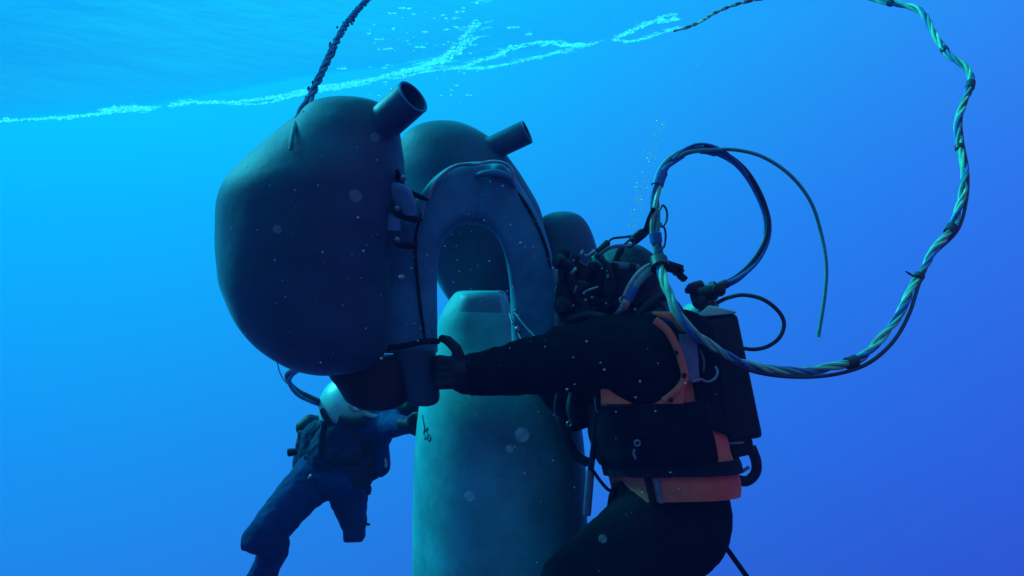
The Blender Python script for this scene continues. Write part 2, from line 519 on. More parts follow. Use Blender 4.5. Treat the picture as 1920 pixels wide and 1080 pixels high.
for pts in ([(800, 768), (803, 780), (806, 790), (804, 798), (808, 803), (806, 808)], [(812, 786), (809, 794), (813, 799), (811, 806), (815, 808), (818, 801), (813, 796)]):
    bm = bmesh.new()
    tube(bm, even([on_hull(*q) for q in catmull(pts, 24)], 0.006), 0.0022, 5)
    obj("stain", bm, M["ink"], capsule)

# ------------------------------------------------------------------ the dark bags
def nozzle(bag, start, dirv, length, r):
    dirv = Vector(dirv).normalized()
    bm = bmesh.new()
    wl = r * 0.14
    lathe(bm, start, dirv, [(0, r * 1.12), (0.015, r * 1.05), (0.03, r), (length - 0.006, r), (length, r - wl * 0.4), (length, r - wl), (length - 0.01, r - wl * 1.2), (length - 0.12, r - wl * 1.4), (length - 0.121, 0)], 40)
    nz_ = obj("nozzle", bm, M["nozzle"], bag)
    bm = bmesh.new(); torus(bm, start + dirv * (length - 0.001), dirv, r - wl * 0.5, wl * 0.55, 40, 8)
    obj("lip", bm, M["collar"], nz_)
    return nz_
BAGS = "dark inflated bags round the cylinder"
b1 = thing("lift_bag", "biggest dark egg-shaped bag at left with open pipe and rope on top", "lift bag", P(590, 700, 2.65), BAGS)
bm = bmesh.new()
rows1 = [(187, 636, 668), (190, 606, 694), (196, 585, 715), (208, 565, 732), (225, 548, 744), (250, 520, 753), (285, 483, 758), (320, 449, 760), (350, 425, 758), (385, 412, 750), (430, 407, 742), (480, 408, 735),
         (530, 417, 732), (575, 434, 734), (615, 457, 734), (650, 488, 728), (675, 519, 716), (692, 550, 690), (701, 578, 650), (704, 597, 625)]
rows_loft(bm, rows1, 2.65, 0.92, n=72, m=80, wob=0.013, seed=3)
obj("bag_skin", bm, M["bag"], b1)
nozzle(b1, P(712, 238, 2.58), (0.74, -0.48, 0.50), 0.160, 0.059)
bm = bmesh.new()   # folded seam tape over the shoulder of the bag
tube(bm, even(path([(560, 215, 2.50), (553, 232, 2.46), (548, 250, 2.44), (545, 268, 2.43), (544, 285, 2.43)], 20), 0.012), [0.006, 0.008, 0.009, 0.009, 0.008, 0.006, 0.005, 0.004] , 8, 1) if False else None
bm.free()
for (x, y, r) in ():   # pale patches on the skin
    d = 2.65 - 0.30
    bm = bmesh.new(); sphere(bm, P(x, y, 2.372), r * 0.8, (1, 0.12, 1), sub=2)
    obj("patch", bm, M["panel"], b1)
b2 = thing("lift_bag", "dark domed bag behind the horseshoe collar with an open pipe at its right shoulder", "lift bag", P(900, 610, 3.45), BAGS)
bm = bmesh.new()
rows2 = [(229, 815, 850), (232, 796, 868), (238, 780, 884), (248, 765, 902), (264, 752, 924), (285, 744, 944), (315, 738, 967), (350, 740, 990), (390, 745, 1012), (430, 757, 1022), (475, 780, 1022), (515, 810, 1010), (550, 832, 990), (580, 855, 965), (600, 880, 935), (606, 893, 920)]
rows_loft(bm, rows2, 3.45, 0.9, n=64, m=70, wob=0.006, seed=11)
obj("bag_skin", bm, M["bag"], b2)
nozzle(b2, P(915, 282, 3.36), (0.90, -0.22, 0.385), 0.182, 0.051)
b3 = thing("lift_bag", "small dark rounded bag showing behind the right edge of the collar", "lift bag", P(1060, 640, 3.55), BAGS)
bm = bmesh.new()
rows3 = [(397, 1044, 1068), (400, 1030, 1080), (408, 1016, 1092), (424, 1006, 1104), (450, 1000, 1114), (480, 998, 1121), (520, 998, 1124), (570, 1004, 1120), (610, 1018, 1106), (632, 1036, 1090), (638, 1050, 1074)]
rows_loft(bm, rows3, 3.55, 0.9, n=48, m=50, wob=0.004, seed=23)
obj("bag_skin", bm, M["bag"], b3)

# ------------------------------------------------------------------ horseshoe collar
collar = thing("float_collar", "blue-grey padded horseshoe collar standing in front of the domed bag", "collar", P(890, 650, 2.76))
outer = [(722, 660), (716, 600), (712, 545), (718, 490), (746, 424), (784, 374), (816, 334), (848, 312), (884, 306), (925, 307), (952, 317), (974, 345), (999, 386), (1021, 432), (1037, 490), (1045, 550), (1048, 618)]
inner = [(820, 660), (819, 600), (819, 560), (819, 520), (822, 478), (834, 448), (854, 428), (872, 421), (892, 421), (910, 427), (928, 441), (943, 468), (951, 500), (955, 530), (957, 560), (958, 600), (960, 650)]
oc = catmull(outer, 70); ic = catmull(inner, 70)
bm = bmesh.new(); rings = []
for i, ((ox, oy), (ix, iy)) in enumerate(zip(oc, ic)):
    t_ = i / 69
    d = 2.76 + 0.06 * t_
    a = P(ox, oy, d); b = P(ix, iy, d)
    c = (a + b) / 2; hvec = (b - a) / 2
    hdp = 0.075
    ring = []
    for k in range(20):
        ang = 2 * math.pi * k / 20
        ca, sa = math.cos(ang), math.sin(ang)
        ca2 = math.copysign(abs(ca) ** 0.42, ca); sa2 = math.copysign(abs(sa) ** 0.5, sa)
        p = c + hvec * ca2 + Vector((0, hdp * sa2, 0))
        # folds of the pad near the crown
        q = p * 9
        p.y += 0.010 * noise.noise(q) + 0.008 * noise.noise(q * 2.2)
        if 0.4 < t_ < 0.75:
            p.y += 0.018 * math.exp(-((t_ - 0.53 + 0.03 * ca) / 0.012) ** 2) - 0.01 * math.exp(-((t_ - 0.56 + 0.05 * ca) / 0.02) ** 2)
        ring.append(p)
    rings.append(ring)
ring_loft(bm, rings)
pad = obj("pad", bm, M["collar"], collar, angle=80)
def edge_tube(name, pts, r, m, parent=collar, d=2.70, lab=None, n=30):
    bm = bmesh.new()
    pp = even([P(x, y, d) if True else 0 for x, y in catmull(pts, n)], 0.012)
    rs = [r * (0.55 + 0.45 * min(1, 6 * min(i, len(pp) - 1 - i) / len(pp))) for i in range(len(pp))]
    tube(bm, pp, rs, 8)
    return obj(name, bm, m, parent, lab)
edge_tube("piping", [(803, 378), (808, 360), (820, 338), (848, 314), (872, 308), (890, 308), (900, 307)], 0.0065, M["piping"])
edge_tube("piping", [(900, 306), (925, 303), (945, 306), (958, 316), (964, 334), (962, 344)], 0.0060, M["piping"], d=2.715)
edge_tube("piping", [(797, 380), (792, 396), (789, 412)], 0.006, M["piping"], d=2.69)
edge_tube("lacing", [(958, 345), (985, 382), (1008, 424), (1024, 466), (1033, 505)], 0.0055, M["webbing"], d=2.735)
bm = bmesh.new()
pp = even([P(x, y, d) for x, y, d in catmull([(886, 330, 2.73), (905, 326, 2.705), (930, 324, 2.70), (952, 332, 2.705), (966, 352, 2.73)], 24)], 0.008)
tube(bm, pp, [0.013 * math.sin(math.pi * (0.12 + 0.76 * i / (len(pp) - 1))) for i in range(len(pp))], 14, 0.8)
obj("fold", bm, M["collar"], collar, angle=180)
edge_tube("lacing", [(790, 400), (780, 440), (779, 480), (783, 530), (790, 590), (798, 642)], 0.0055, M["webbing"], d=2.685)
for y0, y1 in ((505, 530), (538, 566), (572, 612)):
    bm = bmesh.new(); a, b = P(1044 - 2, y0, 2.735), P(1046, y1, 2.735)
    box(bm, (a + b) / 2, (0.016, 0.008, (a - b).length), bev=0.003)
    obj("edge_strip", bm, M["pale_web"], collar)
# side panels laced to the big bag
bm = patch([(342, 728, 748, 2.55), (352, 724, 768, 2.55), (375, 730, 778, 2.56), (395, 745, 782, 2.57), (404, 758, 780, 2.57)], 2.55, 0.05, m=10, bulge=0.01)
obj("side_flap", bm, M["panel"], collar)
bm = patch([(400, 720, 742, 2.56), (412, 716, 750, 2.56), (432, 722, 752, 2.56)], 2.56, 0.05, m=6, bulge=0.01)
obj("side_flap", bm, M["panel"], collar)
for pts in ([(744, 318), (752, 345), (768, 360), (790, 370), (803, 376)], [(738, 400), (755, 406), (775, 411), (792, 412)], [(738, 455), (752, 459), (768, 461), (783, 460)]):
    bm = bmesh.new()
    pp = even(path([(x, y, 2.535 + 0.15 * (i / (len(pts) - 1)) ** 0.8) for i, (x, y) in enumerate(pts)], 20), 0.008)
    tube(bm, pp, [0.011 * min(1, 0.45 + 3 * min(i, len(pp) - 1 - i) / len(pp)) for i in range(len(pp))], 10, 0.45)
    obj("strap", bm, M["webbing"], collar)
for x, y in ((754, 334), (743, 391), (743, 450), (752, 520)):
    bm = bmesh.new(); c = P(x, y, 2.535 if y < 500 else 2.585)
    lathe(bm, c + Vector((0, 0.012, 0)), (0.15, -1, 0.1), [(0, 0.011), (0.008, 0.011), (0.012, 0.007), (0.018, 0.006), (0.02, 0.003)], 14)
    obj("bolt", bm, M["metal"], collar)
# strap and boot-like lower end that the gloved hand grips
bm = bmesh.new()
tube(bm, even(path([(728, 652, 2.60), (760, 648, 2.59), (795, 640, 2.60), (822, 640, 2.64)], 24), 0.012), 0.010, 8, 1.0)
obj("strap", bm, M["webbing"], collar)
bm = bmesh.new()
rows_loft(bm, [(650, 748, 808), (655, 740, 815), (668, 739, 817), (700, 747, 820), (728, 755, 823), (747, 763, 824), (756, 772, 819), (760, 786, 808)], 2.71, hd=0.055, n=36, m=30, expo=3.2, wob=0.004, seed=5)
obj("collar_end", bm, M["bag"], collar)
bm = bmesh.new()
rows_loft(bm, [(668, 640, 742), (674, 622, 756), (690, 614, 764), (706, 619, 766), (722, 632, 768), (738, 642, 768), (750, 650, 766), (759, 668, 756), (763, 684, 738)], 2.72, hd=0.11, n=40, m=34, expo=2.6, wob=0.006, seed=9)
obj("lower_pad", bm, M["rubber"], collar)

# beaded lanyard with clip hanging at the nose of the capsule
lan = thing("lanyard", "thin pale beaded cord with a clip hanging right of the cylinder's top plate", "lanyard", P(985, 640, 2.72))
bm = bmesh.new(); tube(bm, path([(958, 570, 2.80), (968, 590, 2.74), (985, 612, 2.70), (1004, 632, 2.66), (1020, 645, 2.62)], 30), 0.003, 6); obj("cord", bm, M["piping"], lan)
bm = bmesh.new(); tube(bm, path([(955, 588, 2.80), (960, 604, 2.75), (970, 622, 2.72), (978, 638, 2.68), (985, 650, 2.65)], 24), 0.0026, 6); obj("cord", bm, M["piping"], lan)
for x, y, d, r in ((966, 583, 2.75, 0.006), (972, 592, 2.73, 0.004), (962, 606, 2.74, 0.005), (997, 624, 2.68, 0.004)):
    bm = bmesh.new(); sphere(bm, P(x, y, d), r, sub=2); obj("bead", bm, M["piping"], lan)
bm = bmesh.new(); lathe(bm, P(968, 612, 2.72), (0.5, 0, -1), [(0, 0.003), (0.004, 0.009), (0.016, 0.010), (0.022, 0.004), (0.034, 0.003)], 12); obj("clip", bm, M["metal"], lan)

# ------------------------------------------------------------------ lifting rope on the big bag
def strands(name, pts, n, Rr, r, pitch, mats, parent, step=0.012, phase=0.0, seg=7, irr=0.0):
    pp = even(pts, step); fr = frames(pp)
    for j in range(n):
        q = []
        for i, (p, (t_, u, v)) in enumerate(zip(pp, fr)):
            a = 2 * math.pi * (i * step / pitch + j / n) + phase + (irr * noise.noise(Vector((i * step * 3, j * 7.1, phase))) if irr else 0)
            q.append(p + u * (math.cos(a) * Rr) + v * (math.sin(a) * Rr))
        bm = bmesh.new(); tube(bm, q, r, seg)
        obj(name, bm, mats[j % len(mats)], parent)
rope = thing("lifting_rope", "frayed dark rope running from the biggest bag up to the surface", "rope", P(560, 222, 2.56))
pts = path([(576, 196, 2.62), (590, 165, 2.68), (606, 130, 2.78), (625, 90, 2.95), (645, 52, 3.15), (668, 22, 3.4), (690, -2, 3.7), (712, -26, 4.05)], 90)
strands("strand", pts, 3, 0.0068, 0.0072, 0.16, [M["rope"]], rope, irr=1.2)
bm = bmesh.new(); tube(bm, path([(556, 224, 2.53), (562, 206, 2.57), (572, 192, 2.61), (580, 180, 2.64)], 16), 0.007, 7); obj("sling_leg", bm, M["rope"], rope)
bm = bmesh.new(); tube(bm, path([(570, 212, 2.53), (576, 204, 2.57), (582, 192, 2.61), (585, 178, 2.65)], 16), 0.006, 7); obj("sling_leg", bm, M["rope"], rope)
bm = bmesh.new(); tube(bm, path([(556, 222, 2.53), (551, 240, 2.47), (547, 262, 2.43), (545, 280, 2.412)], 16), 0.008, 8, .35); obj("sling_tail", bm, M["bag"], rope)
bm = bmesh.new()     # loose tufts of growth along the rope
for i in range(70):
    p = pts[random.randrange(4, 80)] + Vector((random.gauss(0, .008), random.gauss(0, .006), random.gauss(0, .008)))
    sphere(bm, p, random.uniform(.003, .0075), (1, .7, random.uniform(.8, 2.6)), sub=1)
g = obj("growth", bm, M["rope"], rope); g["kind"] = "stuff"

# ------------------------------------------------------------------ near diver
man = thing("person", "diver in black suit and orange harness at right, one arm stretched to the collar", "diver", P(1265, 980, 2.75))
bm = bmesh.new()
for d, dx in ((2.67, 0), (2.88, -4)):
    capsules(bm, pchain([(1214 + dx, 655, d, 78), (1226 + dx, 760, d, 86), (1245 + dx, 850, d, 90), (1260 + dx, 915, d, 100), (1264 + dx, 965, d, 105)]))
capsules(bm, pchain([(1264, 968, 2.67, 106), (1264, 968, 2.88, 103)]))
capsules(bm, pchain([(1214, 655, 2.64, 76), (1210, 655, 2.90, 74)]))
capsules(bm, pchain([(1210, 640, 2.77, 66), (1196, 590, 2.77, 52), (1180, 530, 2.77, 56)]))
capsules(bm, pchain([(1206, 690, 2.545, 77), (1140, 690, 2.55, 60)]))
capsules(bm, pchain([(1206, 668, 2.56, 80), (1135, 664, 2.54, 73), (1062, 674, 2.53, 61), (960, 692, 2.58, 49), (905, 700, 2.63, 41), (872, 703, 2.66, 36)]))
capsules(bm, pchain([(1200, 665, 2.98, 72), (1130, 720, 3.0, 58), (1075, 760, 2.96, 48), (1045, 725, 2.9, 38), (1030, 690, 2.86, 30)]))
capsules(bm, pchain([(1262, 980, 2.66, 106), (1185, 1045, 2.56, 98), (1096, 1110, 2.48, 88), (1115, 1230, 2.55, 66), (1140, 1370, 2.66, 46)]))
capsules(bm, pchain([(1260, 985, 2.92, 98), (1190, 1060, 2.95, 92), (1120, 1140, 2.95, 80), (1150, 1260, 3.0, 62), (1190, 1400, 3.05, 44)]))
fuse("body", bm, M["suit"], man, 0.013, 5, wrinkle=0.004, wscale=0.07)
# boots
for q in ([(1140, 1350, 2.66, 48), (1142, 1405, 2.67, 46), (1090, 1422, 2.64, 38), (1045, 1428, 2.62, 30)], [(1190, 1385, 3.05, 46), (1192, 1440, 3.06, 44), (1140, 1456, 3.03, 36), (1098, 1460, 3.0, 28)]):
    bm = bmesh.new(); capsules(bm, pchain(q)); fuse("boot", bm, M["rubber"], man, 0.013, 4)

# gloves: palm, four fingers, thumb
def glove(wrist, palm, fwd, side, nrm, fingers, thumb, m=M["rubber"], s=1.0):
    """fwd: wrist to knuckles; side: index to little finger; nrm: towards the palm side"""
    fwd, side, nrm = (Vector(v).normalized() for v in (fwd, side, nrm))
    bm = bmesh.new()
    capsules(bm, [(wrist, 0.035 * s), (palm - fwd * 0.02 * s, 0.030 * s)])
    for k in range(4):
        capsules(bm, [(palm - fwd * 0.025 * s + side * (k - 1.5) * 0.014 * s, 0.019 * s), (palm + fwd * 0.035 * s + side * (k - 1.5) * 0.022 * s, 0.0145 * s)])
    for k in range(4):
        base = palm + fwd * 0.035 * s + side * (k - 1.5) * 0.022 * s
        ln_ = (0.9, 1.0, 0.94, 0.74)[k] * s
        a, p, ch = fingers[k], base, [(base, 0.0130 * s)]
        tot = 0
        for seg_l, bend, rr in zip((0.042, 0.028, 0.022), a, (0.0118, 0.0108, 0.0095)):
            tot += rad(bend)
            p = p + (fwd * math.cos(tot) + nrm * math.sin(tot)) * seg_l * ln_
            ch.append((p, rr * s))
        capsules(bm, ch)
    p = palm - fwd * 0.02 * s - side * 0.032 * s
    ch = [(p, 0.0165 * s)]
    for v, l_, rr in zip(thumb, (0.036, 0.032, 0.024), (0.0145, 0.0128, 0.0105)):
        v = Vector(v).normalized(); p = p + (fwd * v.x + side * v.y + nrm * v.z) * l_ * s; ch.append((p, rr * s))
    capsules(bm, ch)
    return fuse("glove", bm, m, man, 0.0048, 3, wrinkle=0.0012, wscale=0.02)
g1 = glove(P(884, 703, 2.645), P(850, 699, 2.605), (-1, -0.1, 0.05), (0.0, -0.15, -1), (0.1, 1, -0.1),
           [(50, 62, 40), (56, 66, 42), (60, 68, 44), (66, 70, 44)], [(0.35, -1, -0.2), (0.75, -0.7, 0.2), (0.9, -0.25, 0.6)], s=1.2)
glove(P(1034, 700, 2.87), P(1030, 672, 2.86), (-0.3, -0.1, 1), (0.1, 1, 0.1), (-1, 0, -0.2),
      [(30, 45, 35)] * 4, [(0.6, -1, 0.2), (0.8, -0.5, 0.5), (0.9, -0.2, 0.7)])
bm = bmesh.new(); tube(bm, [P(902, 700, 2.635), P(898, 700.5, 2.637), P(884, 702, 2.648), P(880, 702, 2.651)], [R(37, 2.66), R(40, 2.66), R(40, 2.66), R(36, 2.66)], 24); obj("wrist_seal", bm, M["webbing"], man)
bm = bmesh.new(); tube(bm, path([(935, 662, 2.56), (928, 668, 2.55), (922, 676, 2.55)], 8), 0.008, 8, 0.6); obj("wrist_tag", bm, M["strap"], man)

# harness: orange shell round the trunk
TR = [(592, 1148, 1290), (610, 1132, 1306), (650, 1118, 1318), (700, 1114, 1322), (757, 1122, 1330), (800, 1128, 1336), (850, 1136, 1352), (900, 1152, 1368), (946, 1164, 1366)]
def trunk(py):
    for a, b in zip(TR, TR[1:]):
        if a[0] <= py <= b[0]:
            u = (py - a[0]) / (b[0] - a[0]); return a[1] + (b[1] - a[1]) * u, a[2] + (b[2] - a[2]) * u
    return TR[-1][1:] if py > TR[-1][0] else TR[0][1:]
def trunk_pt(a, py, o, hd=0.300):
    ca, sa = math.cos(a), math.sin(a)
    ca = math.copysign(abs(ca) ** 0.75, ca); sa = math.copysign(abs(sa) ** 0.75, sa)
    l, r = trunk(py); hw = R((r - l) / 2, 2.77); cx = P((l + r) / 2, py, 2.77).x
    d = 2.77 - (hd + o) * sa
    return Vector((cx - (hw + o) * ca, d, H - (py - 540) / F * d))
def ang(x, py, o=0.012):
    """angle round the trunk at which its near side shows at pixel column x"""
    best = min((abs(trunk_pt(k * 0.004, py, o).x / trunk_pt(k * 0.004, py, o).y * F + 960 - x), k * 0.004) for k in range(785))
    return best[1]
def wrap(y0, y1, a0, a1, off, thick, m=12, n=28, hd=0.300, skew=None, bulge=0.0):
    """sheet wrapped round the trunk, from angle a0 to a1 (0 = chest, pi = back, via the side near the camera)"""
    bm = bmesh.new(); G = []
    for i in range(m + 1):
        py = y0 + (y1 - y0) * i / m
        row = []
        for k in range(n + 1):
            a = a0 + (a1 - a0) * k / n
            yy = py + (skew(a) if skew else 0)
            q = noise.noise(Vector((a * 2.2, yy * 0.03, off * 40))) * 0.006
            q += bulge * max(0.0, math.sin(math.pi * i / m)) ** 0.6 * (0.7 + 0.5 * noise.noise(Vector((a * 2.5, 3.3, 0))))
            def pt(o): return trunk_pt(a, yy, o + q, hd)
            row.append((bm.verts.new(pt(off)), bm.verts.new(pt(off + thick))))
        G.append(row)
    for i in range(m):
        for k in range(n):
            bm.faces.new((G[i][k][1], G[i][k + 1][1], G[i + 1][k + 1][1], G[i + 1][k][1]))
            bm.faces.new((G[i][k][0], G[i + 1][k][0], G[i + 1][k + 1][0], G[i][k + 1][0]))
    for i in range(m):
        for k in (0, n): bm.faces.new((G[i][k][0], G[i][k][1], G[i + 1][k][1], G[i + 1][k][0]))
    for k in range(n):
        for i in (0, m): bm.faces.new((G[i][k][0], G[i][k + 1][0], G[i][k + 1][1], G[i][k][1]))
    return bm
PI = math.pi
vest = obj("harness", wrap(692, 938, -0.9 * PI, PI * 0.98, 0.0, 0.008, 26, 64, skew=lambda a: 10 * math.sin(a) - 14 * a / PI), M["orange"], man)
obj("side_pocket", wrap(757, 872, -0.1, ang(1318, 800), 0.012, 0.018, 14, 40, bulge=0.022, skew=lambda a: 5 * math.sin(a * 2.2)), M["suit"], man)
obj("waist_belt", wrap(866, 892, -0.8 * PI, 0.97 * PI, 0.012, 0.012, 4, 50, skew=lambda a: 10 * math.sin(a) - 14 * a / PI), M["webbing"], man)
obj("back_panel", wrap(600, 822, ang(1296, 700), 1.02 * PI, 0.010, 0.014, 14, 14, skew=lambda a: -22 * max(0, (2.75 - a)) if a < 2.75 else 0), M["suit"], man)
obj("chest_panel", wrap(620, 720, -0.25 * PI, 0.18 * PI, 0.012, 0.02, 12, 12), M["suit"], man)
obj("side_strap", wrap(757, 800, ang(1320, 780), ang(1330, 780), 0.012, 0.012, 8, 6), M["webbing"], man)
obj("belt_strap", wrap(890, 944, ang(1213, 915), ang(1225, 915), 0.010, 0.008, 6, 4), M["webbing"], man)
obj("belt_strap", wrap(890, 944, ang(1231, 915), ang(1238, 915), 0.010, 0.008, 6, 4), M["strap"], man)
obj("shoulder_strap", wrap(626, 716, ang(1272, 670), ang(1300, 670), 0.026, 0.010, 8, 6, skew=lambda a: 0), M["strap"], man)
# orange edge round the armhole
AH = [(1228, 600), (1250, 618), (1266, 645), (1277, 675), (1284, 703), (1278, 722), (1262, 738), (1244, 752)]
bm = bmesh.new(); pp = even(path([(x, y, 2.428) for x, y in AH], 40), 0.012)
tube(bm, pp, 0.0115, 8, 0.35); obj("armhole_edge", bm, M["orange"], man)
bm = patch([(722, 1272, 1284, 2.43), (740, 1252, 1282, 2.43), (757, 1228, 1281, 2.43)], 2.5, 0.012, m=6, n=6); obj("harness_flap", bm, M["orange"], man)
bm = patch([(722, 1126, 1136, 2.47), (738, 1126, 1152, 2.46), (757, 1128, 1186, 2.45)], 2.5, 0.012, m=6, n=6); obj("harness_flap", bm, M["orange"], man)
bm = patch([(584, 1222, 1252, 2.52), (590, 1226, 1276, 2.51), (602, 1252, 1290, 2.51), (622, 1276, 1298, 2.51)], 2.5, 0.012, m=8, n=6); obj("shoulder_yoke", bm, M["orange"], man)
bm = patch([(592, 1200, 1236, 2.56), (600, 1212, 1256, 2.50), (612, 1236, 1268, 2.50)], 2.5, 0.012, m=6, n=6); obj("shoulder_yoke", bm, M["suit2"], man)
for x, y, d in ((1283, 704, 2.42), (1267, 662, 2.42), (1258, 750, 2.418), (1325, 912, 2.47)):
    bm = bmesh.new(); torus(bm, P(x, y, d), (0.2, -1, 0), 0.006, 0.0025, 14, 6); sphere(bm, P(x, y, d), 0.0055, (1, .3, 1), sub=1)
    obj("grommet", bm, M["black"], man)
bm = bmesh.new(); torus(bm, P(1195, 831, 2.425), (0.1, -1, 0.1), 0.0085, 0.003, 18, 8); obj("ring", bm, M["metal"], man)
bm = bmesh.new(); torus(bm, P(1067, 795, 2.70), (0.3, -1, 0.1), 0.008, 0.003, 18, 8); obj("ring", bm, M["metal"], man)
bm = bmesh.new(); tube(bm, path([(1190, 842, 2.428), (1188, 850, 2.426), (1192, 860, 2.428)], 8), 0.004, 6); obj("ring_tab", bm, M["strap"], man)
bm = bmesh.new(); tube(bm, path([(1298, 716, 2.44), (1312, 711, 2.45), (1326, 716, 2.46), (1340, 710, 2.46), (1345, 697, 2.47), (1341, 688, 2.49)], 24), 0.0045, 7); obj("hook", bm, M["metal"], man)
bm = bmesh.new(); tube(bm, path([(1312, 655, 2.47), (1320, 680, 2.47), (1316, 706, 2.47)], 12), 0.004, 7); obj("hook", bm, M["strap"], man)
bm = bmesh.new(); torus(bm, P(1130, 828, 2.62), (1, -0.2, 0), 0.012, 0.0035, 16, 7); obj("buckle", bm, M["metal"], man)
bm = bmesh.new(); tube(bm, path([(1062, 730, 2.66), (1080, 724, 2.62), (1108, 716, 2.58)], 10), 0.006, 7); obj("sleeve_tag", bm, M["strap"], man)
# hose bundle hanging under the arm
bm = bmesh.new(); tube(bm, path([(1050, 735, 2.78), (1046, 770, 2.78), (1056, 800, 2.76), (1078, 850, 2.76), (1104, 868, 2.74)], 24), 0.016, 8); obj("inflator_hose", bm, M["rubber"], man)
bm = bmesh.new(); tube(bm, path([(1072, 738, 2.72), (1068, 765, 2.70), (1074, 790, 2.69)], 14), 0.012, 8); obj("inflator", bm, M["shell"], man)
# knee pouch stitched at the hip
bm = patch([(905, 1150, 1172, 2.66), (925, 1142, 1182, 2.64), (948, 1138, 1170, 2.66)], 2.6, 0.04, m=6, n=6); obj("hip_pouch", bm, M["suit"], man)

# head: hood, mask and regulator, facing left
hc = P(1176, 527, 2.77)
bm = bmesh.new()
capsules(bm, pchain([(1178, 522, 2.77, 66), (1160, 540, 2.77, 62)])); capsules(bm, pchain([(1188, 560, 2.77, 58), (1200, 600, 2.77, 58)]))
hood = fuse("hood", bm, M["hood"], man, 0.009, 5, wrinkle=0.0015, wscale=0.05)
def ell(name, c, r, sc, m, parent=man, rot=None, sub=3):
    bm = bmesh.new(); sphere(bm, c, r, sc, rot, sub); return obj(name, bm, m, parent)
bm = bmesh.new(); torus(bm, P(1116, 530, 2.77), (-1, 0, 0.12), 0.088, 0.018, 36, 10); mask = obj("face_mask", bm, M["black"], man)
bm = bmesh.new(); sphere(bm, P(1114, 522, 2.77), 0.085, (0.35, 1, 0.95), sub=3); obj("visor", bm, M["visor"], mask)
bm = bmesh.new(); lathe(bm, P(1116, 566, 2.70), (-1, -0.35, -0.2), [(0, 0.03), (0.03, 0.034), (0.05, 0.05), (0.062, 0.052), (0.075, 0.046), (0.08, 0.02), (0.082, 0.0)], 24); obj("regulator", bm, M["black"], man)
bm = bmesh.new(); lathe(bm, P(1092, 540, 2.66), (-0.4, -1, 0.1), [(0, 0.026), (0.02, 0.026), (0.025, 0.02), (0.045, 0.02), (0.05, 0.016)], 20); obj("side_valve", bm, M["shell"], man)
for x, y in ((1160, 517), (1100, 556)): pass
# pale brackets and buckles glinting on the mask
for x0, y0, x1, y1, r in ((1101, 482, 1116, 469, .0055), (1070, 514, 1081, 503, .0065), (1096, 547, 1122, 538, .0045), (1077, 549, 1081, 536, .0035), (1138, 521, 1146, 512, .0065), (1108, 600, 1166, 593, .004), (1094, 470, 1090, 475, 0.006)):
    bm = bmesh.new(); cyl(bm, P(x0, y0, 2.60), P(x1, y1, 2.60), r, 10); obj("buckle", bm, M["metal"], man)
for x, y, r in ((1090, 476, .0055), (1098, 479, .005), (1075, 489, .004), (1095, 550, .006), (1110, 558, .005), (1098, 563, .005), (1129, 504, .004), (1138, 508, .003), (1075, 573, .004), (1136, 569, .004), (1191, 581, .006), (1204, 592, .004)):
    bm = bmesh.new(); sphere(bm, P(x, y, 2.585), r, (1, .6, 1), sub=2); obj("rivet", bm, M["metal"], man)
for pts, r in (([(1062, 470, 2.66), (1055, 500, 2.66), (1060, 540, 2.66), (1078, 585, 2.66)], .016), ([(1080, 480, 2.64), (1072, 520, 2.63), (1086, 560, 2.63), (1110, 596, 2.62)], .014), ([(1118, 478, 2.62), (1140, 500, 2.60), (1150, 540, 2.60), (1140, 575, 2.62)], .009), ([(1066, 560, 2.68), (1090, 590, 2.64), (1130, 600, 2.62), (1165, 596, 2.6)], .014)):
    bm = bmesh.new(); tube(bm, path(pts, 20), r, 8); obj("mask_hose", bm, M["rubber"], man)
bm = bmesh.new()
for x, y, s in ((1082, 500, .03), (1074, 535, .034), (1092, 515, .034), (1112, 500, .03), (1108, 585, .036), (1068, 590, .036)):
    box(bm, P(x, y, 2.70), (s * 1.3, .09, s * 1.2), Matrix.Rotation(rad(x % 50), 3, 'Y'), .006)
bm2 = bm; fuse("mask_frame", bm2, M["black"], man, 0.006, 2)
for pts in ([(1122, 492, 2.66), (1150, 496, 2.635), (1185, 500, 2.645), (1216, 506, 2.69), (1234, 514, 2.76)], [(1118, 566, 2.66), (1150, 566, 2.64), (1190, 566, 2.65), (1226, 570, 2.71)], [(1170, 462, 2.72), (1160, 476, 2.67), (1154, 500, 2.64), (1152, 540, 2.635), (1150, 575, 2.64)]):
    bm = bmesh.new(); tube(bm, path(pts, 24), .011, 8, .4); obj("head_strap", bm, M["strap"] if pts[0][1] == 492 else M["webbing"], man)
for x, y in ((1152, 498), (1152, 566), (1186, 500)):
    bm = bmesh.new(); box(bm, P(x, y, 2.622), (.024, .008, .020), Matrix.Rotation(rad(12), 3, 'Y'), .003); obj("strap_buckle", bm, M["shell"], man)
for pts, rr_ in (([(1066, 600, 2.62), (1110, 592, 2.58), (1160, 604, 2.55), (1205, 598, 2.55), (1240, 586, 2.60)], .016), ([(1190, 600, 2.60), (1216, 570, 2.62), (1238, 556, 2.66), (1262, 566, 2.66), (1280, 590, 2.62)], .013), ([(1056, 520, 2.70), (1048, 560, 2.70), (1060, 600, 2.68), (1090, 616, 2.62)], .014)):
    bm = bmesh.new(); tube(bm, path(pts, 24), rr_, 9); obj("breathing_hose", bm, M["rubber"], man)
bm = bmesh.new(); lathe(bm, P(1064, 575, 2.66), (-.7, -1, .1), [(0, .03), (.015, .034), (.03, .034), (.036, .028), (.05, .024), (.054, .012)], 18); obj("exhaust_valve", bm, M["black"], man)
bm = bmesh.new(); lathe(bm, P(1076, 505, 2.64), (-1, -.6, .5), [(0, .018), (.05, .018), (.055, .024), (.075, .024), (.08, .018)], 14); obj("helmet_lamp", bm, M["shell"], man)
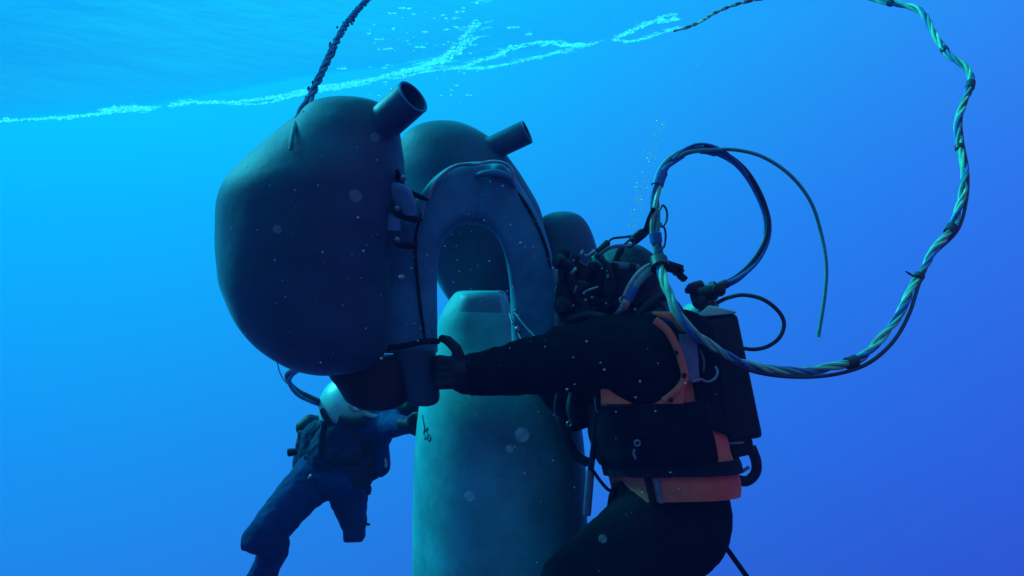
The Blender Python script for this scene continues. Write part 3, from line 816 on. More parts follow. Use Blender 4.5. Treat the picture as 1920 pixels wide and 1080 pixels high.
# lamp bracket on top of the hood with its cable
bm = bmesh.new(); box(bm, P(1196, 444, 2.70), (.055, .045, .034), Matrix.Rotation(rad(-38), 3, 'Y'), .008); obj("lamp_bracket", bm, M["black"], man)
bm = bmesh.new(); box(bm, P(1212, 432, 2.70), (.05, .03, .026), Matrix.Rotation(rad(-50), 3, 'Y'), .006); obj("lamp_bracket", bm, M["black"], man)
bm = bmesh.new(); cyl(bm, P(1122, 472, 2.64), P(1140, 454, 2.66), .0115, 14); obj("cable_joint", bm, M["black"], man)
bm = bmesh.new(); tube(bm, path([(1138, 456, 2.66), (1150, 447, 2.67), (1175, 444, 2.69), (1200, 438, 2.70), (1215, 424, 2.70), (1224, 402, 2.66), (1226, 392, 2.64)], 40), .0042, 7); obj("head_cable", bm, M["cable"], man)
bm = bmesh.new(); tube(bm, path([(1168, 462, 2.66), (1178, 452, 2.66), (1190, 448, 2.66), (1186, 460, 2.66), (1176, 464, 2.66)], 24), .0045, 7); obj("head_cable", bm, M["cable"], man)
bm = bmesh.new(); tube(bm, path([(1124, 478, 2.62), (1140, 466, 2.60), (1160, 461, 2.60), (1176, 462, 2.62)], 20), .006, 8, .5); obj("hood_strap", bm, M["strap"], man)
# clip behind the head
for x, y, a, sx, sz in ((1262, 502, 18, .062, .036), (1279, 520, 40, .03, .022), (1272, 510, 18, .03, .03)):
    bm = bmesh.new(); box(bm, P(x, y, 2.74), (sx, .04, sz), Matrix.Rotation(rad(a), 3, 'Y'), .005); obj("neck_clip", bm, M["black"], man)

# backpack with bail-out cylinder
def quad_block(bm, f4, d0, d1, bev):
    vs = [bm.verts.new(P(x, y, d0)) for x, y in f4] + [bm.verts.new(P(x, y, d0) + Vector((0, d1 - d0, 0))) for x, y in f4]
    bm.faces.new(vs[:4]); bm.faces.new(vs[4:][::-1])
    for i in range(4): bm.faces.new((vs[i], vs[(i + 1) % 4], vs[(i + 1) % 4 + 4], vs[i + 4]))
    bmesh.ops.bevel(bm, geom=list(bm.edges), offset=bev, segments=3, affect='EDGES', profile=0.6)
bm = bmesh.new(); quad_block(bm, [(1306, 602), (1384, 587), (1433, 818), (1418, 828), (1338, 838)][:2] + [(1433, 822), (1338, 836)], 2.62, 2.94, 0.02)
pack = obj("backpack", bm, M["shell"], man)
bm = bmesh.new(); quad_block(bm, [(1303, 596), (1330, 572), (1380, 583), (1382, 588)], 2.615, 2.94, 0.006); obj("pack_cap", bm, M["teal"], pack)
bm = bmesh.new(); quad_block(bm, [(1366, 826), (1412, 822), (1416, 852), (1372, 862)], 2.66, 2.9, 0.012); obj("pack_base", bm, M["shell"], pack)
bm = bmesh.new(); tube(bm, path([(1408, 838, 2.7), (1418, 866, 2.7), (1416, 888, 2.7), (1400, 902, 2.7), (1378, 898, 2.7), (1366, 890, 2.7)], 24), .018, 10, .6); obj("pull_loop", bm, M["rubber"], pack)
bm = bmesh.new(); tube(bm, path([(1368, 886, 2.69), (1388, 885, 2.68), (1404, 876, 2.69)], 12), .006, 8); obj("pull_loop_lining", bm, M["strap"], pack)
bm = bmesh.new(); cyl(bm, P(1362, 832, 2.60), P(1395, 830, 2.60), .004, 8); obj("pack_trim", bm, M["strap"], pack)
# valve cluster over the cap
cyl_parts = [((1298, 556), (1342, 548), .020, "black"), ((1300, 538), (1316, 534), .013, "black"), ((1330, 536), (1345, 548), .017, "black"), ((1318, 560), (1322, 590), .013, "metal"),
             ((1286, 545), (1304, 543), .008, "metal"), ((1325, 548), (1352, 545), .012, "shell"), ((1308, 575), (1318, 560), .018, "black"), ((1324, 533), (1322, 546), .009, "metal"),
             ((1306, 552), (1310, 570), .010, "brass"), ((1328, 554), (1336, 553), .009, "brass"), ((1340, 566), (1338, 578), .012, "teal")]
for i, (a, b, r, k) in enumerate(cyl_parts):
    bm = bmesh.new(); d = 2.66 + 0.015 * (i % 3)
    cyl(bm, P(*a, d), P(*b, d + 0.01), r * 1.35, 14); obj("valve_block" if r > .015 else "fitting", bm, M[k], pack)
for x, y, r in ((1312, 568, .023), (1346, 545, .022), (1296, 542, .02), (1330, 572, .015)):
    bm = bmesh.new(); lathe(bm, P(x, y, 2.64), (0.1, -1, 0.1), [(0, r * .6), (0.004, r), (0.016, r), (0.02, r * .7)], 10); obj("valve_knob", bm, M["black"], pack)
bm = bmesh.new(); tube(bm, path([(1344, 568, 2.66), (1366, 558, 2.64), (1395, 553, 2.62), (1430, 561, 2.6), (1458, 582, 2.6), (1470, 606, 2.6), (1462, 632, 2.6), (1440, 649, 2.62), (1415, 655, 2.64), (1392, 653, 2.68)], 70), .0068, 9); obj("pack_hose", bm, M["cable"], pack)
# webbing trailing from the thigh, rod at the belt
bm = bmesh.new(); tube(bm, path([(1346, 1012, 2.66), (1362, 1028, 2.65), (1378, 1050, 2.64), (1398, 1078, 2.64), (1425, 1115, 2.66)], 24), [.004] + [.0085] * 22 + [.006], 8, .4); obj("trailing_strap", bm, M["webbing"], man)
rod = thing("hanging_tool", "thin rod with grey lower half hanging between the diver's belt and the cylinder", "tool", P(1100, 965, 2.66))
bm = bmesh.new(); tube(bm, path([(1124, 742, 2.60), (1118, 790, 2.62), (1113, 840, 2.64), (1107, 885, 2.66)], 16), .0105, 8, .6); obj("shaft", bm, M["black"], rod)
bm = bmesh.new(); tube(bm, path([(1107, 882, 2.66), (1104, 920, 2.66), (1101, 955, 2.66), (1100, 967, 2.66)], 12), [.014] * 10 + [.0145, .011], 10, .7); obj("grip", bm, M["strap"], rod)
bm = bmesh.new(); tube(bm, path([(1119, 733, 2.60), (1127, 745, 2.59), (1128, 765, 2.59), (1119, 771, 2.6), (1116, 750, 2.6), (1119, 735, 2.6)], 24), .0035, 6); obj("shackle", bm, M["metal"], rod)
bm = bmesh.new(); tube(bm, path([(1110, 880, 2.65), (1128, 905, 2.64), (1145, 920, 2.63), (1160, 905, 2.62)], 16), .006, 7); obj("tether", bm, M["webbing"], rod)

# ------------------------------------------------------------------ hoses of the near diver
umb = thing("umbilical", "long twisted umbilical looping from the near diver's back up to the surface at right", "umbilical", P(1345, 655, 2.58))
main = [(1236, 492, 2.58), (1250, 545, 2.47), (1272, 590, 2.42), (1300, 622, 2.42), (1342, 652, 2.46), (1385, 677, 2.51), (1440, 692, 2.57), (1500, 698, 2.62), (1560, 690, 2.66), (1610, 672, 2.70), (1652, 634, 2.75), (1690, 578, 2.82),
        (1720, 520, 2.90), (1752, 468, 2.97), (1785, 425, 3.05), (1803, 370, 3.14), (1806, 315, 3.23), (1797, 265, 3.31), (1799, 215, 3.39), (1818, 165, 3.47), (1810, 128, 3.54), (1778, 100, 3.62), (1752, 66, 3.72), (1730, 28, 3.82), (1700, 10, 3.90), (1660, 4, 3.98), (1625, -6, 4.06), (1590, -22, 4.12)]
mp_ = path(main, 260)
mp_ = [p + Vector((noise.noise(p * 7) * .010, 0, noise.noise(p * 7 + Vector((9, 0, 0))) * .010)) for p in mp_]
strands("hose", mp_, 4, 0.0088, 0.0070, 0.27, [M["yellow"], M["blue"], M["green"], M["yellow"]], umb, irr=1.5)
blk = [(1325, 652, 2.44), (1385, 686, 2.50), (1440, 702, 2.56), (1510, 707, 2.61), (1575, 700, 2.65), (1630, 680, 2.70), (1675, 640, 2.75), (1705, 588, 2.81), (1724, 530, 2.88), (1748, 480, 2.96), (1795, 432, 3.05), (1812, 375, 3.13), (1814, 320, 3.22), (1804, 262, 3.31), (1803, 215, 3.39), (1824, 160, 3.46)]
bm = bmesh.new(); tube(bm, even(path(blk, 140), .02), .0068, 8); obj("black_hose", bm, M["cable"], umb)
mpe = even(mp_, 0.01)
def near_px(x, y):
    best = min(range(len(mpe)), key=lambda i: (((mpe[i].x / mpe[i].y * F + 960) - x) ** 2 + ((540 - (mpe[i].z - H) / mpe[i].y * F) - y) ** 2))
    return best
for x, y, ln_, r in ((1597, 680, .045, .0205), (1721, 520, .02, .0195), (1783, 432, .04, .0195), (1795, 278, .02, .0185), (1819, 158, .04, .0185), (1770, 96, .02, .018), (1668, 5, .02, .018), (1238, 496, .045, .03)):
    i = near_px(x, y); h = int(ln_ / 0.02)
    seg_ = mpe[max(0, i - h):i + h + 1]
    bm = bmesh.new(); tube(bm, seg_, r, 12); obj("tape_wrap", bm, M["cable"], umb)
bm = bmesh.new(); tube(bm, path([(1722, 520, 2.89), (1710, 516, 2.88), (1697, 508, 2.87)], 8), [.004] * 6 + [.003, .002], 6); obj("tie_tail", bm, M["cable"], umb)

lp = thing("hose_loop", "taped hose bundle arching from behind the near diver's head back to the pack valves", "hose", P(1240, 495, 2.64))
lpp = [(1238, 494, 2.64), (1232, 465, 2.64), (1228, 430, 2.64), (1229, 390, 2.64), (1232, 350, 2.66), (1244, 318, 2.68), (1266, 296, 2.70), (1292, 282, 2.72), (1325, 280, 2.74), (1362, 294, 2.76), (1396, 322, 2.76), (1424, 366, 2.76), (1439, 410, 2.76), (1436, 450, 2.76), (1416, 490, 2.74), (1385, 520, 2.72), (1348, 538, 2.70), (1316, 552, 2.68)]
a_ = path(lpp, 160)
cut = 62
strands("hose", a_[:cut], 3, 0.0095, 0.0085, 0.34, [M["green"], M["blue"], M["yellow"]], lp, irr=.8)
strands("hose", a_[cut - 4:], 3, 0.0075, 0.0072, 0.9, [M["blue"], M["blue"], M["cable"]], lp, irr=.5, phase=1.0)
bm = bmesh.new(); tube(bm, path([(1262, 300, 2.68), (1280, 282, 2.70), (1305, 271, 2.71), (1330, 272, 2.72), (1358, 284, 2.74), (1385, 308, 2.75), (1402, 330, 2.75)], 40), .0052, 8); obj("thin_hose", bm, M["blue"], lp)
for x0, x1, r in ((38, 46, .021), (72, 80, .018), (146, 153, .016), (12, 18, .021)):
    bm = bmesh.new(); tube(bm, a_[x0:x1], r, 12); obj("tape_wrap", bm, M["blue"] if r != .016 else M["cable"], lp)
bm = bmesh.new(); tube(bm, path([(1236, 395, 2.60), (1243, 385, 2.60), (1250, 395, 2.60), (1250, 412, 2.60), (1243, 424, 2.60), (1238, 418, 2.61)], 24), .0036, 6); obj("tie_loop", bm, M["cable"], lp)
bm = bmesh.new(); tube(bm, path([(1238, 424, 2.60), (1246, 428, 2.60), (1248, 445, 2.60), (1245, 462, 2.60), (1239, 468, 2.61)], 24), .0036, 6); obj("tie_loop", bm, M["cable"], lp)
bm = bmesh.new(); tube(bm, path([(1226, 390, 2.62), (1217, 410, 2.64), (1210, 430, 2.68), (1202, 440, 2.7)], 16), .008, 7, .6); obj("tie_strap", bm, M["cable"], lp)

gl_ = tag(None or (lambda: (lambda bm: (tube(bm, path([(1268, 296, 2.69), (1290, 285, 2.70), (1330, 281, 2.72), (1380, 281, 2.74), (1430, 294, 2.76), (1480, 327, 2.78), (1518, 375, 2.80), (1538, 432, 2.82), (1549, 495, 2.82), (1546, 555, 2.82), (1534, 632, 2.82)], 90), .0066, 9), obj("loose_hose", bm, M["green"]))[1])(bmesh.new()))(), "single thin green hose curving to a free end right of the looped bundle", "hose")

gas = thing("gas_hose", "short fat hose bending down over the near diver's hood to a brass fitting", "hose", P(1160, 590, 2.56))
gp = path([(1232, 500, 2.60), (1212, 510, 2.57), (1196, 526, 2.55), (1184, 545, 2.54), (1176, 562, 2.54)], 40)
bm = bmesh.new(); tube(bm, gp, .0165, 12); obj("hose", bm, M["green"], gas)
bm = bmesh.new(); tube(bm, [p + Vector((-.012, -.012, .012)) for p in gp], .006, 8); obj("hose", bm, M["pale_web"], gas)
bm = bmesh.new(); tube(bm, gp[26:], .0182, 12); obj("tape_wrap", bm, M["blue"], gas)
bm = bmesh.new(); cyl(bm, P(1177, 560, 2.54), P(1168, 578, 2.55), .0145, 12); obj("fitting", bm, M["brass"], gas)
bm = bmesh.new(); cyl(bm, P(1168, 577, 2.55), P(1155, 592, 2.57), .0105, 12); obj("fitting", bm, M["metal"], gas)
bm = bmesh.new(); torus(bm, P(1168, 563, 2.53), (0.3, -1, 0.3), .011, .003, 16, 6); obj("clip_ring", bm, M["metal"], gas)
bm = bmesh.new(); sphere(bm, P(1225, 498, 2.57), .007, sub=2); obj("bolt", bm, M["metal"], gas)

# ------------------------------------------------------------------ far diver
D = 4.2
man2 = thing("person", "second diver in dark suit with pale helmet, lower left under the biggest bag", "diver", P(640, 900, D))
bm = bmesh.new()
for d, dx in ((4.10, -6), (4.30, 8)):
    capsules(bm, pchain([(656 + dx, 800, d, 52), (650 + dx, 840, d, 56), (634 + dx, 885, d, 52)]))
capsules(bm, pchain([(634, 888, 4.08, 50), (640, 888, 4.32, 50)]))
capsules(bm, pchain([(660, 800, 4.2, 42), (658, 770, 4.2, 34)]))
capsules(bm, pchain([(604, 884, 4.12, 47), (560, 928, 4.05, 40), (512, 985, 3.98, 36), (481, 1011, 3.98, 27), (461, 1024, 3.98, 10)]))
capsules(bm, pchain([(505, 998, 3.99, 34), (512, 1030, 4.06, 29), (502, 1056, 4.16, 24), (482, 1086, 4.26, 20)]))
capsules(bm, pchain([(512, 1022, 4.04, 24), (528, 1019, 4.03, 15)]))
capsules(bm, pchain([(648, 890, 4.26, 48), (654, 935, 4.20, 35), (662, 975, 4.14, 25), (664, 982, 4.45, 23), (660, 986, 4.8, 18)]))
capsules(bm, pchain([(690, 800, 4.05, 34), (728, 798, 3.9, 24), (752, 797, 3.75, 18), (768, 798, 3.68, 14)]))
capsules(bm, pchain([(690, 795, 4.32, 32), (725, 775, 4.15, 24), (760, 765, 3.9, 18)]))
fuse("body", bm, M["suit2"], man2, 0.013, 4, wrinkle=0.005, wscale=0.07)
def glove2(palm, fwd, side, nrm):
    fwd, side, nrm = (Vector(v).normalized() for v in (fwd, side, nrm))
    bm = bmesh.new(); capsules(bm, [(palm - fwd * .05, .03), (palm, .03)])
    for k in range(4):
        b = palm + fwd * .03 + side * (k - 1.5) * .022
        capsules(bm, [(palm + side * (k - 1.5) * .014, .019), (b, .015), (b + fwd * .035 + nrm * .01, .0125), (b + fwd * .055 + nrm * .03, .011)])
    p = palm - side * .034; capsules(bm, [(p, .017), (p - side * .025 + fwd * .025, .014), (p - side * .03 + fwd * .055, .012)])
    return fuse("glove", bm, M["rubber"], man2, .006, 3)
glove2(P(770, 798, 3.66), (0.8, -0.5, -0.05), (0, .3, -1), (0.6, 0.8, 0)); glove2(P(768, 764, 3.86), (0.8, -0.5, 0.1), (0, .3, -1), (0.6, 0.8, 0))
# fin blades and boots
bm = patch([(1012, 508, 538, 4.06), (1024, 508, 540, 4.07), (1045, 500, 534, 4.12), (1070, 484, 524, 4.18), (1100, 466, 516, 4.24), (1130, 452, 508, 4.3)], 4, .02, m=14, n=8, bulge=.02); obj("fin", bm, M["rubber"], man2)
bm = bmesh.new(); capsules(bm, [(P(660, 975, 4.8), .05), (P(660, 978, 4.95), .045), (P(660, 980, 5.15), .03)]); fuse("boot", bm, M["rubber"], man2, .012, 3)
bm = bmesh.new(); tube(bm, path([(684, 978, 4.10), (690, 984, 4.1), (693, 982, 4.1)], 6), .006, 6); obj("knee_tab", bm, M["webbing"], man2)
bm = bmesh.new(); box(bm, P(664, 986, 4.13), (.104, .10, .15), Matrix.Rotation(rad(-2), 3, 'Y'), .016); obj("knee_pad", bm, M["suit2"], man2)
bm = bmesh.new()
capsules(bm, pchain([(628, 822, 4.03, 33), (706, 812, 4.02, 30)])); capsules(bm, pchain([(620, 850, 4.05, 42), (676, 850, 4.05, 42)])); capsules(bm, pchain([(622, 880, 4.07, 38), (668, 880, 4.07, 38)])); capsules(bm, pchain([(600, 822, 4.16, 34), (592, 870, 4.16, 34)])); capsules(bm, pchain([(702, 820, 4.12, 28), (700, 872, 4.1, 24)]))
capsules(bm, pchain([(634, 806, 3.99, 20), (700, 800, 3.98, 22)]))
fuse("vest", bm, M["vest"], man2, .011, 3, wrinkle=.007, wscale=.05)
# helmet
hc2 = P(662, 766, 4.12)
bm = bmesh.new(); sphere(bm, hc2, R(64, 4.12), (1, 1, 1.02), uv=(40, 26)); hel = obj("helmet", bm, M["helmet"], man2)
bm = bmesh.new(); torus(bm, hc2 + Vector((0, 0, -.125)), (0, 0, 1), .125, .02, 32, 8); obj("neck_ring", bm, M["metal"], hel)
bm = bmesh.new(); torus(bm, hc2 + Vector((.10, .03, 0)), (1, .3, 0), .095, .014, 30, 8); obj("port_frame", bm, M["black"], hel)
bm = bmesh.new(); tube(bm, path([(656, 760, 3.92), (664, 768, 3.92), (676, 767, 3.92), (688, 760, 3.92)], 20), .012, 8); obj("bent_tube", bm, M["pale_web"], hel)
bm = bmesh.new(); tube(bm, path([(684, 776, 3.92), (702, 781, 3.91), (712, 784, 3.9)], 12), .011, 8); obj("side_tube", bm, M["pale_web"], hel)
bm = bmesh.new(); lathe(bm, P(724, 787, 3.88), (.4, -1, 0), [(0, .02), (.02, .022), (.03, .018), (.04, .01)], 14); obj("side_valve", bm, M["metal"], hel)
bm = bmesh.new(); lathe(bm, P(606, 790, 4.06), (-.25, -.5, -1), [(0, .02), (.015, .026), (.05, .02), (.06, .012)], 12); obj("earpiece", bm, M["shell"], hel)
bm = bmesh.new(); tube(bm, path([(604, 768, 4.0), (610, 782, 3.96), (622, 798, 3.94)], 12), .016, 8, .5); obj("chin_strap", bm, M["webbing"], hel)
bm = bmesh.new(); tube(bm, path([(636, 786, 3.93), (664, 792, 3.92), (700, 790, 3.93)], 16), .022, 8, .7); obj("chin_hose", bm, M["rubber"], hel)
# pack, pouch and small gear
bm = bmesh.new(); capsules(bm, [(P(590, 808, 4.32), .085), (P(578, 870, 4.30), .085)]); capsules(bm, [(P(582, 794, 4.3), .05), (P(570, 802, 4.28), .045)]); fuse("back_cylinder", bm, M["shell"], man2, .01, 3)
for x, y, d, r in ((566, 820, 4.2, .038), (562, 838, 4.2, .03), (546, 848, 4.16, .021)):
    bm = bmesh.new(); lathe(bm, P(x, y, d), (-1, -.2, -.1), [(-.03, r * .8), (0, r), (.015, r), (.02, r * .7)], 12); obj("valve_knob", bm, M["black"], man2)
bm = bmesh.new(); cyl(bm, P(548, 848, 4.16), P(575, 846, 4.2), .01, 8); obj("valve_stem", bm, M["metal"], man2)
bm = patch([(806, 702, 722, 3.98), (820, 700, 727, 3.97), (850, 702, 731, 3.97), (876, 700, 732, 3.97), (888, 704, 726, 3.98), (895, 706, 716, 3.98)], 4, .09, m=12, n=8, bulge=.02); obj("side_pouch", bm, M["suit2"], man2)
bm = bmesh.new(); tube(bm, path([(722, 860, 3.945), (724, 868, 3.945), (723, 876, 3.945)], 6), .007, 6); obj("pouch_tag", bm, M["pale_web"], man2)
bm = bmesh.new(); tube(bm, path([(572, 856, 4.05), (600, 864, 3.955), (640, 868, 3.935), (680, 866, 3.955), (706, 858, 4.03)], 20), .016, 8, .5); obj("waist_belt", bm, M["webbing"], man2)
for pts in ([(610, 790), (605, 820), (600, 860)], [(690, 800), (690, 830), (680, 860)]):
    bm = bmesh.new(); tube(bm, path([(x, y, 3.94) for x, y in pts], 10), .016, 8, .4); obj("shoulder_strap", bm, M["webbing"], man2)
bm = bmesh.new(); cyl(bm, P(578, 898, 3.97), P(585, 890, 3.97), .008, 8); obj("buckle", bm, M["metal"], man2)
bm = bmesh.new(); tube(bm, path([(684, 905, 4.0), (692, 915, 3.98), (690, 926, 3.98)], 8), .014, 7); obj("thigh_clip", bm, M["black"], man2)

fu = thing("umbilical", "short dark hose loop beside the far diver's helmet below the biggest bag", "umbilical", P(600, 757, 4.1))
strands("hose", path([(604, 757, 4.10), (582, 748, 4.0), (560, 737, 3.9), (545, 722, 3.8), (540, 708, 3.7), (548, 698, 3.6), (565, 690, 3.5), (595, 680, 3.4)], 60), 2, .0095, .0105, 1.6, [M["blue"], M["cable"]], fu)
tl = tag((lambda bm: (tube(bm, path([(520, 680, 2.9), (524, 696, 2.92), (532, 712, 2.95), (542, 722, 3.0)], 20), .0022, 5), obj("thin_line", bm, M["green"]))[1])(bmesh.new()), "hair-thin line hanging under the left edge of the biggest bag", "line")

# ------------------------------------------------------------------ floating line, foam and bubbles at the surface
def on_surf(px, py, lift=-0.01):
    """first point where the sight line meets the wavy surface"""
    dx, dz = (px - 960) / F, (540 - py) / F
    d = 3.0
    while d < 7.5:
        x, y, z = dx * d, d, H + dz * d
        if z >= surf_z(x, y) + lift and line_st(x, y)[0] < 0.6: return Vector((x, y, z))
        d += 0.02
    d = (1.55 - 0.27) / max(.02, dz)
    s, t = line_st(dx * d, d)
    return Vector((dx * d, d, H + dz * d))
fl = thing("floating_line", "thin dark line floating on the surface at top right of the foam", "rope", on_surf(1340, 35))
fpts = [on_surf(x, y, -.012) for x, y in catmull([(1590, -22), (1500, -16), (1425, -2), (1380, 8), (1340, 24), (1310, 42), (1285, 52), (1262, 57)], 60)]
strands("strand", fpts, 2, .0045, .0048, .14, [M["floatrope"]], fl, irr=.5)

mf = bpy.data.materials.new("foam"); mf.use_nodes = True
t = mf.node_tree; t.nodes.clear()
o_ = t.nodes.new("ShaderNodeOutputMaterial"); df = t.nodes.new("ShaderNodeBsdfDiffuse"); tl_ = t.nodes.new("ShaderNodeBsdfTranslucent"); gg = t.nodes.new("ShaderNodeBsdfGlossy"); m1 = t.nodes.new("ShaderNodeMixShader"); m2 = t.nodes.new("ShaderNodeMixShader")
df.inputs[0].default_value = (.6, .98, .98, 1); tl_.inputs[0].default_value = (.6, 1, 1, 1); gg.inputs["Roughness"].default_value = .25
m1.inputs[0].default_value = .75; m2.inputs[0].default_value = .05
t.links.new(df.outputs[0], m1.inputs[1]); t.links.new(tl_.outputs[0], m1.inputs[2]); t.links.new(m1.outputs[0], m2.inputs[1]); t.links.new(gg.outputs[0], m2.inputs[2]); tr0 = t.nodes.new('ShaderNodeBsdfTransparent'); m3 = t.nodes.new('ShaderNodeMixShader'); m3.inputs[0].default_value = .8
t.links.new(tr0.outputs[0], m3.inputs[1]); t.links.new(m2.outputs[0], m3.inputs[2]); t.links.new(m3.outputs[0], o_.inputs[0])
M["foam"] = mf
def dome(bm, p, r, sc, rot):
    """thin open skin bulging down from the surface"""
    rings = []
    for q in (0.0, 0.45, 0.8):
        rr = r * math.cos(q * 1.57); dz = -r * math.sin(q * 1.57)
        rings.append([bm.verts.new(p + rot @ Vector((math.cos(a) * rr * sc[0], math.sin(a) * rr * sc[1], dz * sc[2]))) for a in (k * math.pi / 4 for k in range(8))])
    for a, b in zip(rings, rings[1:]):
        for k in range(8): bm.faces.new((a[k], a[(k + 1) % 8], b[(k + 1) % 8], b[k]))
    bm.faces.new(rings[-1])
bm = bmesh.new()
FOAM = [  # pixel path, spread px, blobs, size
    ([(0, 226), (60, 223), (130, 219), (200, 211), (280, 203)], 2.2, 150, .010),
    ([(190, 208), (240, 201), (280, 205)], 3.0, 60, .014),
    ([(320, 198), (360, 192), (430, 191), (500, 184), (560, 172)], 2.4, 160, .011),
    ([(440, 195), (490, 194), (540, 182), (580, 172)], 1.6, 70, .008),
    ([(560, 172), (620, 160), (680, 152), (740, 137), (795, 122), (812, 114)], 2.2, 240, .010),
    ([(590, 170), (640, 163), (700, 150)], 3.0, 60, .008),
    ([(740, 147), (800, 134), (850, 128), (910, 126), (960, 118), (1020, 104), (1070, 92)], 1.2, 210, .007),
    ([(740, 140), (800, 128), (860, 126), (900, 113), (935, 103), (962, 88), (1010, 79), (1050, 83), (1095, 84)], 1.8, 250, .008),
    ([(812, 116), (840, 104), (862, 84), (880, 62), (892, 42)], 4.0, 170, .010),
    ([(845, 104), (870, 88), (893, 70)], 1.5, 70, .007),
    ([(1060, 92), (1090, 85), (1118, 80)], 1.0, 40, .006),
    ([(1150, 74), (1180, 58), (1215, 44), (1240, 32), (1258, 26), (1266, 30), (1255, 38), (1235, 42)], 2.0, 170, .008),
    ([(1150, 74), (1185, 77), (1215, 70), (1245, 60), (1268, 51)], 1.0, 140, .007),
    ([(893, 6), (900, 0), (908, -8)], 2.5, 30, .010),
]
PLACED = {}
for pts, spread, cnt, size in FOAM:
    cc = catmull(pts, 200)
    for i in range(int(cnt * 2.6)):
        x, y = cc[min(199, int(random.random() * 200))]
        k = noise.noise(Vector((x * .02, y * .05, 1.7)))
        p = on_surf(x + random.gauss(0, spread), y + random.gauss(0, spread * .55) , -.004)
        r = size * random.uniform(.35, 1.25) * (1 + .6 * k)
        rot = Matrix.Rotation(math.atan2(ld.y, ld.x) + random.gauss(0, .2), 3, 'Z')
        sx = random.uniform(1.1, 2.6)
        key = (round(x / 14), round(y / 14))
        near = [q for kx in (-1, 0, 1) for ky in (-1, 0, 1) for q in PLACED.get((key[0] + kx, key[1] + ky), ())]
        if any((p - q).length < 0.62 * (r * (sx + .8) / 2 + rq) for q, rq in near): continue
        PLACED.setdefault(key, []).append((p, r * (sx + .8) / 2))
        dome(bm, p, r, (sx, random.uniform(.7, 1.2), random.uniform(.4, .9)), rot)
for i in range(60):       # scattered flecks on the ripple above the bags
    x, y = random.uniform(690, 900), random.uniform(10, 180)
    p = on_surf(x, y, -.006); dome(bm, p, random.uniform(.003, .010), (random.uniform(1, 2.2), .7, .6), Matrix.Identity(3))
for x, y in ((797, 60), (834, 55), (787, 88), (856, 50), (862, 22), (850, 33), (731, 25), (716, 73), (763, 15), (640, 128), (960, 51), (992, 64)):
    p = on_surf(x, y, -.006)
    for k in range(5): sphere(bm, p + Vector((random.gauss(0, .015), random.gauss(0, .006), 0)), random.uniform(.005, .011), (1.6, .8, .5), sub=1) if False else dome(bm, p + Vector((random.gauss(0, .015), random.gauss(0, .006), 0)), random.uniform(.005, .011), (1.6, .8, .6), Matrix.Identity(3))
mf2 = bpy.data.materials.new("foam_film"); mf2.use_nodes = True
t = mf2.node_tree; t.nodes.clear()
o_ = t.nodes.new("ShaderNodeOutputMaterial"); tr = t.nodes.new("ShaderNodeBsdfTransparent"); tl2 = t.nodes.new("ShaderNodeBsdfTranslucent"); tl2.inputs[0].default_value = (.5, 1, 1, 1); m1 = t.nodes.new("ShaderNodeMixShader")
nz = t.nodes.new("ShaderNodeTexNoise"); nz.inputs["Scale"].default_value = 28; nz.inputs["Detail"].default_value = 5; mr = t.nodes.new("ShaderNodeMapRange"); mr.inputs[1].default_value = .42; mr.inputs[2].default_value = .75; mr.inputs[3].default_value = 0.0; mr.inputs[4].default_value = .55
cc_ = t.nodes.new("ShaderNodeTexCoord"); t.links.new(cc_.outputs["Object"], nz.inputs["Vector"])
t.links.new(nz.outputs["Fac"], mr.inputs[0]); t.links.new(mr.outputs[0], m1.inputs[0]); t.links.new(tr.outputs[0], m1.inputs[1]); t.links.new(tl2.outputs[0], m1.inputs[2]); t.links.new(m1.outputs[0], o_.inputs[0])
bm2 = bmesh.new()
for pts, spread, cnt, size in FOAM:
    cc = catmull(pts, 60)
    for i in range(int(cnt * (.16 if pts[0][0] < 800 else .05))):
        x, y = cc[random.randrange(60)]
        p = on_surf(x + random.gauss(0, spread * 2), y + random.gauss(0, spread * .8), -.002)
        dome(bm2, p, random.uniform(.025, .06), (random.uniform(1.2, 2.6), random.uniform(.3, .6), .12), Matrix.Rotation(math.atan2(ld.y, ld.x) + random.gauss(0, .15), 3, 'Z'))
ff = obj("foam_film", bm2, mf2, angle=180); ff["kind"] = "stuff"; ff["label"] = "thin film of froth spread round the strings of foam"
fo = obj("sea_foam", bm, mf, angle=180); fo["kind"] = "stuff"; fo["label"] = "bright strings of foam along the underside of the surface"

blur = bpy.data.materials.new("faint_speck"); blur.use_nodes = True
t = blur.node_tree; t.nodes.clear()
o_ = t.nodes.new("ShaderNodeOutputMaterial"); tr = t.nodes.new("ShaderNodeBsdfTransparent"); df = t.nodes.new("ShaderNodeBsdfDiffuse"); df.inputs[0].default_value = (.5, .6, .65, 1); m1 = t.nodes.new("ShaderNodeMixShader"); lw = t.nodes.new("ShaderNodeLayerWeight"); lw.inputs[0].default_value = .5; mr = t.nodes.new("ShaderNodeMapRange"); mr.inputs[3].default_value = .11; mr.inputs[4].default_value = 0.0; mr.inputs[2].default_value = .8
t.links.new(lw.outputs["Facing"], mr.inputs[0]); t.links.new(mr.outputs[0], m1.inputs[0]); t.links.new(tr.outputs[0], m1.inputs[1]); t.links.new(df.outputs[0], m1.inputs[2]); t.links.new(m1.outputs[0], o_.inputs[0])
bm = bmesh.new()
for x, y, q in ((979, 815, 15), (703, 257, 9), (667, 367, 13), (955, 842, 8), (752, 519, 6), (880, 930, 11), (1130, 1010, 9), (520, 430, 9)):
    sphere(bm, P(x, y, 1.5), R(q, 1.5), sub=3)
fs = obj("soft_particles", bm, blur, angle=180); fs["kind"] = "stuff"; fs["label"] = "faint pale blurs of drifting matter"
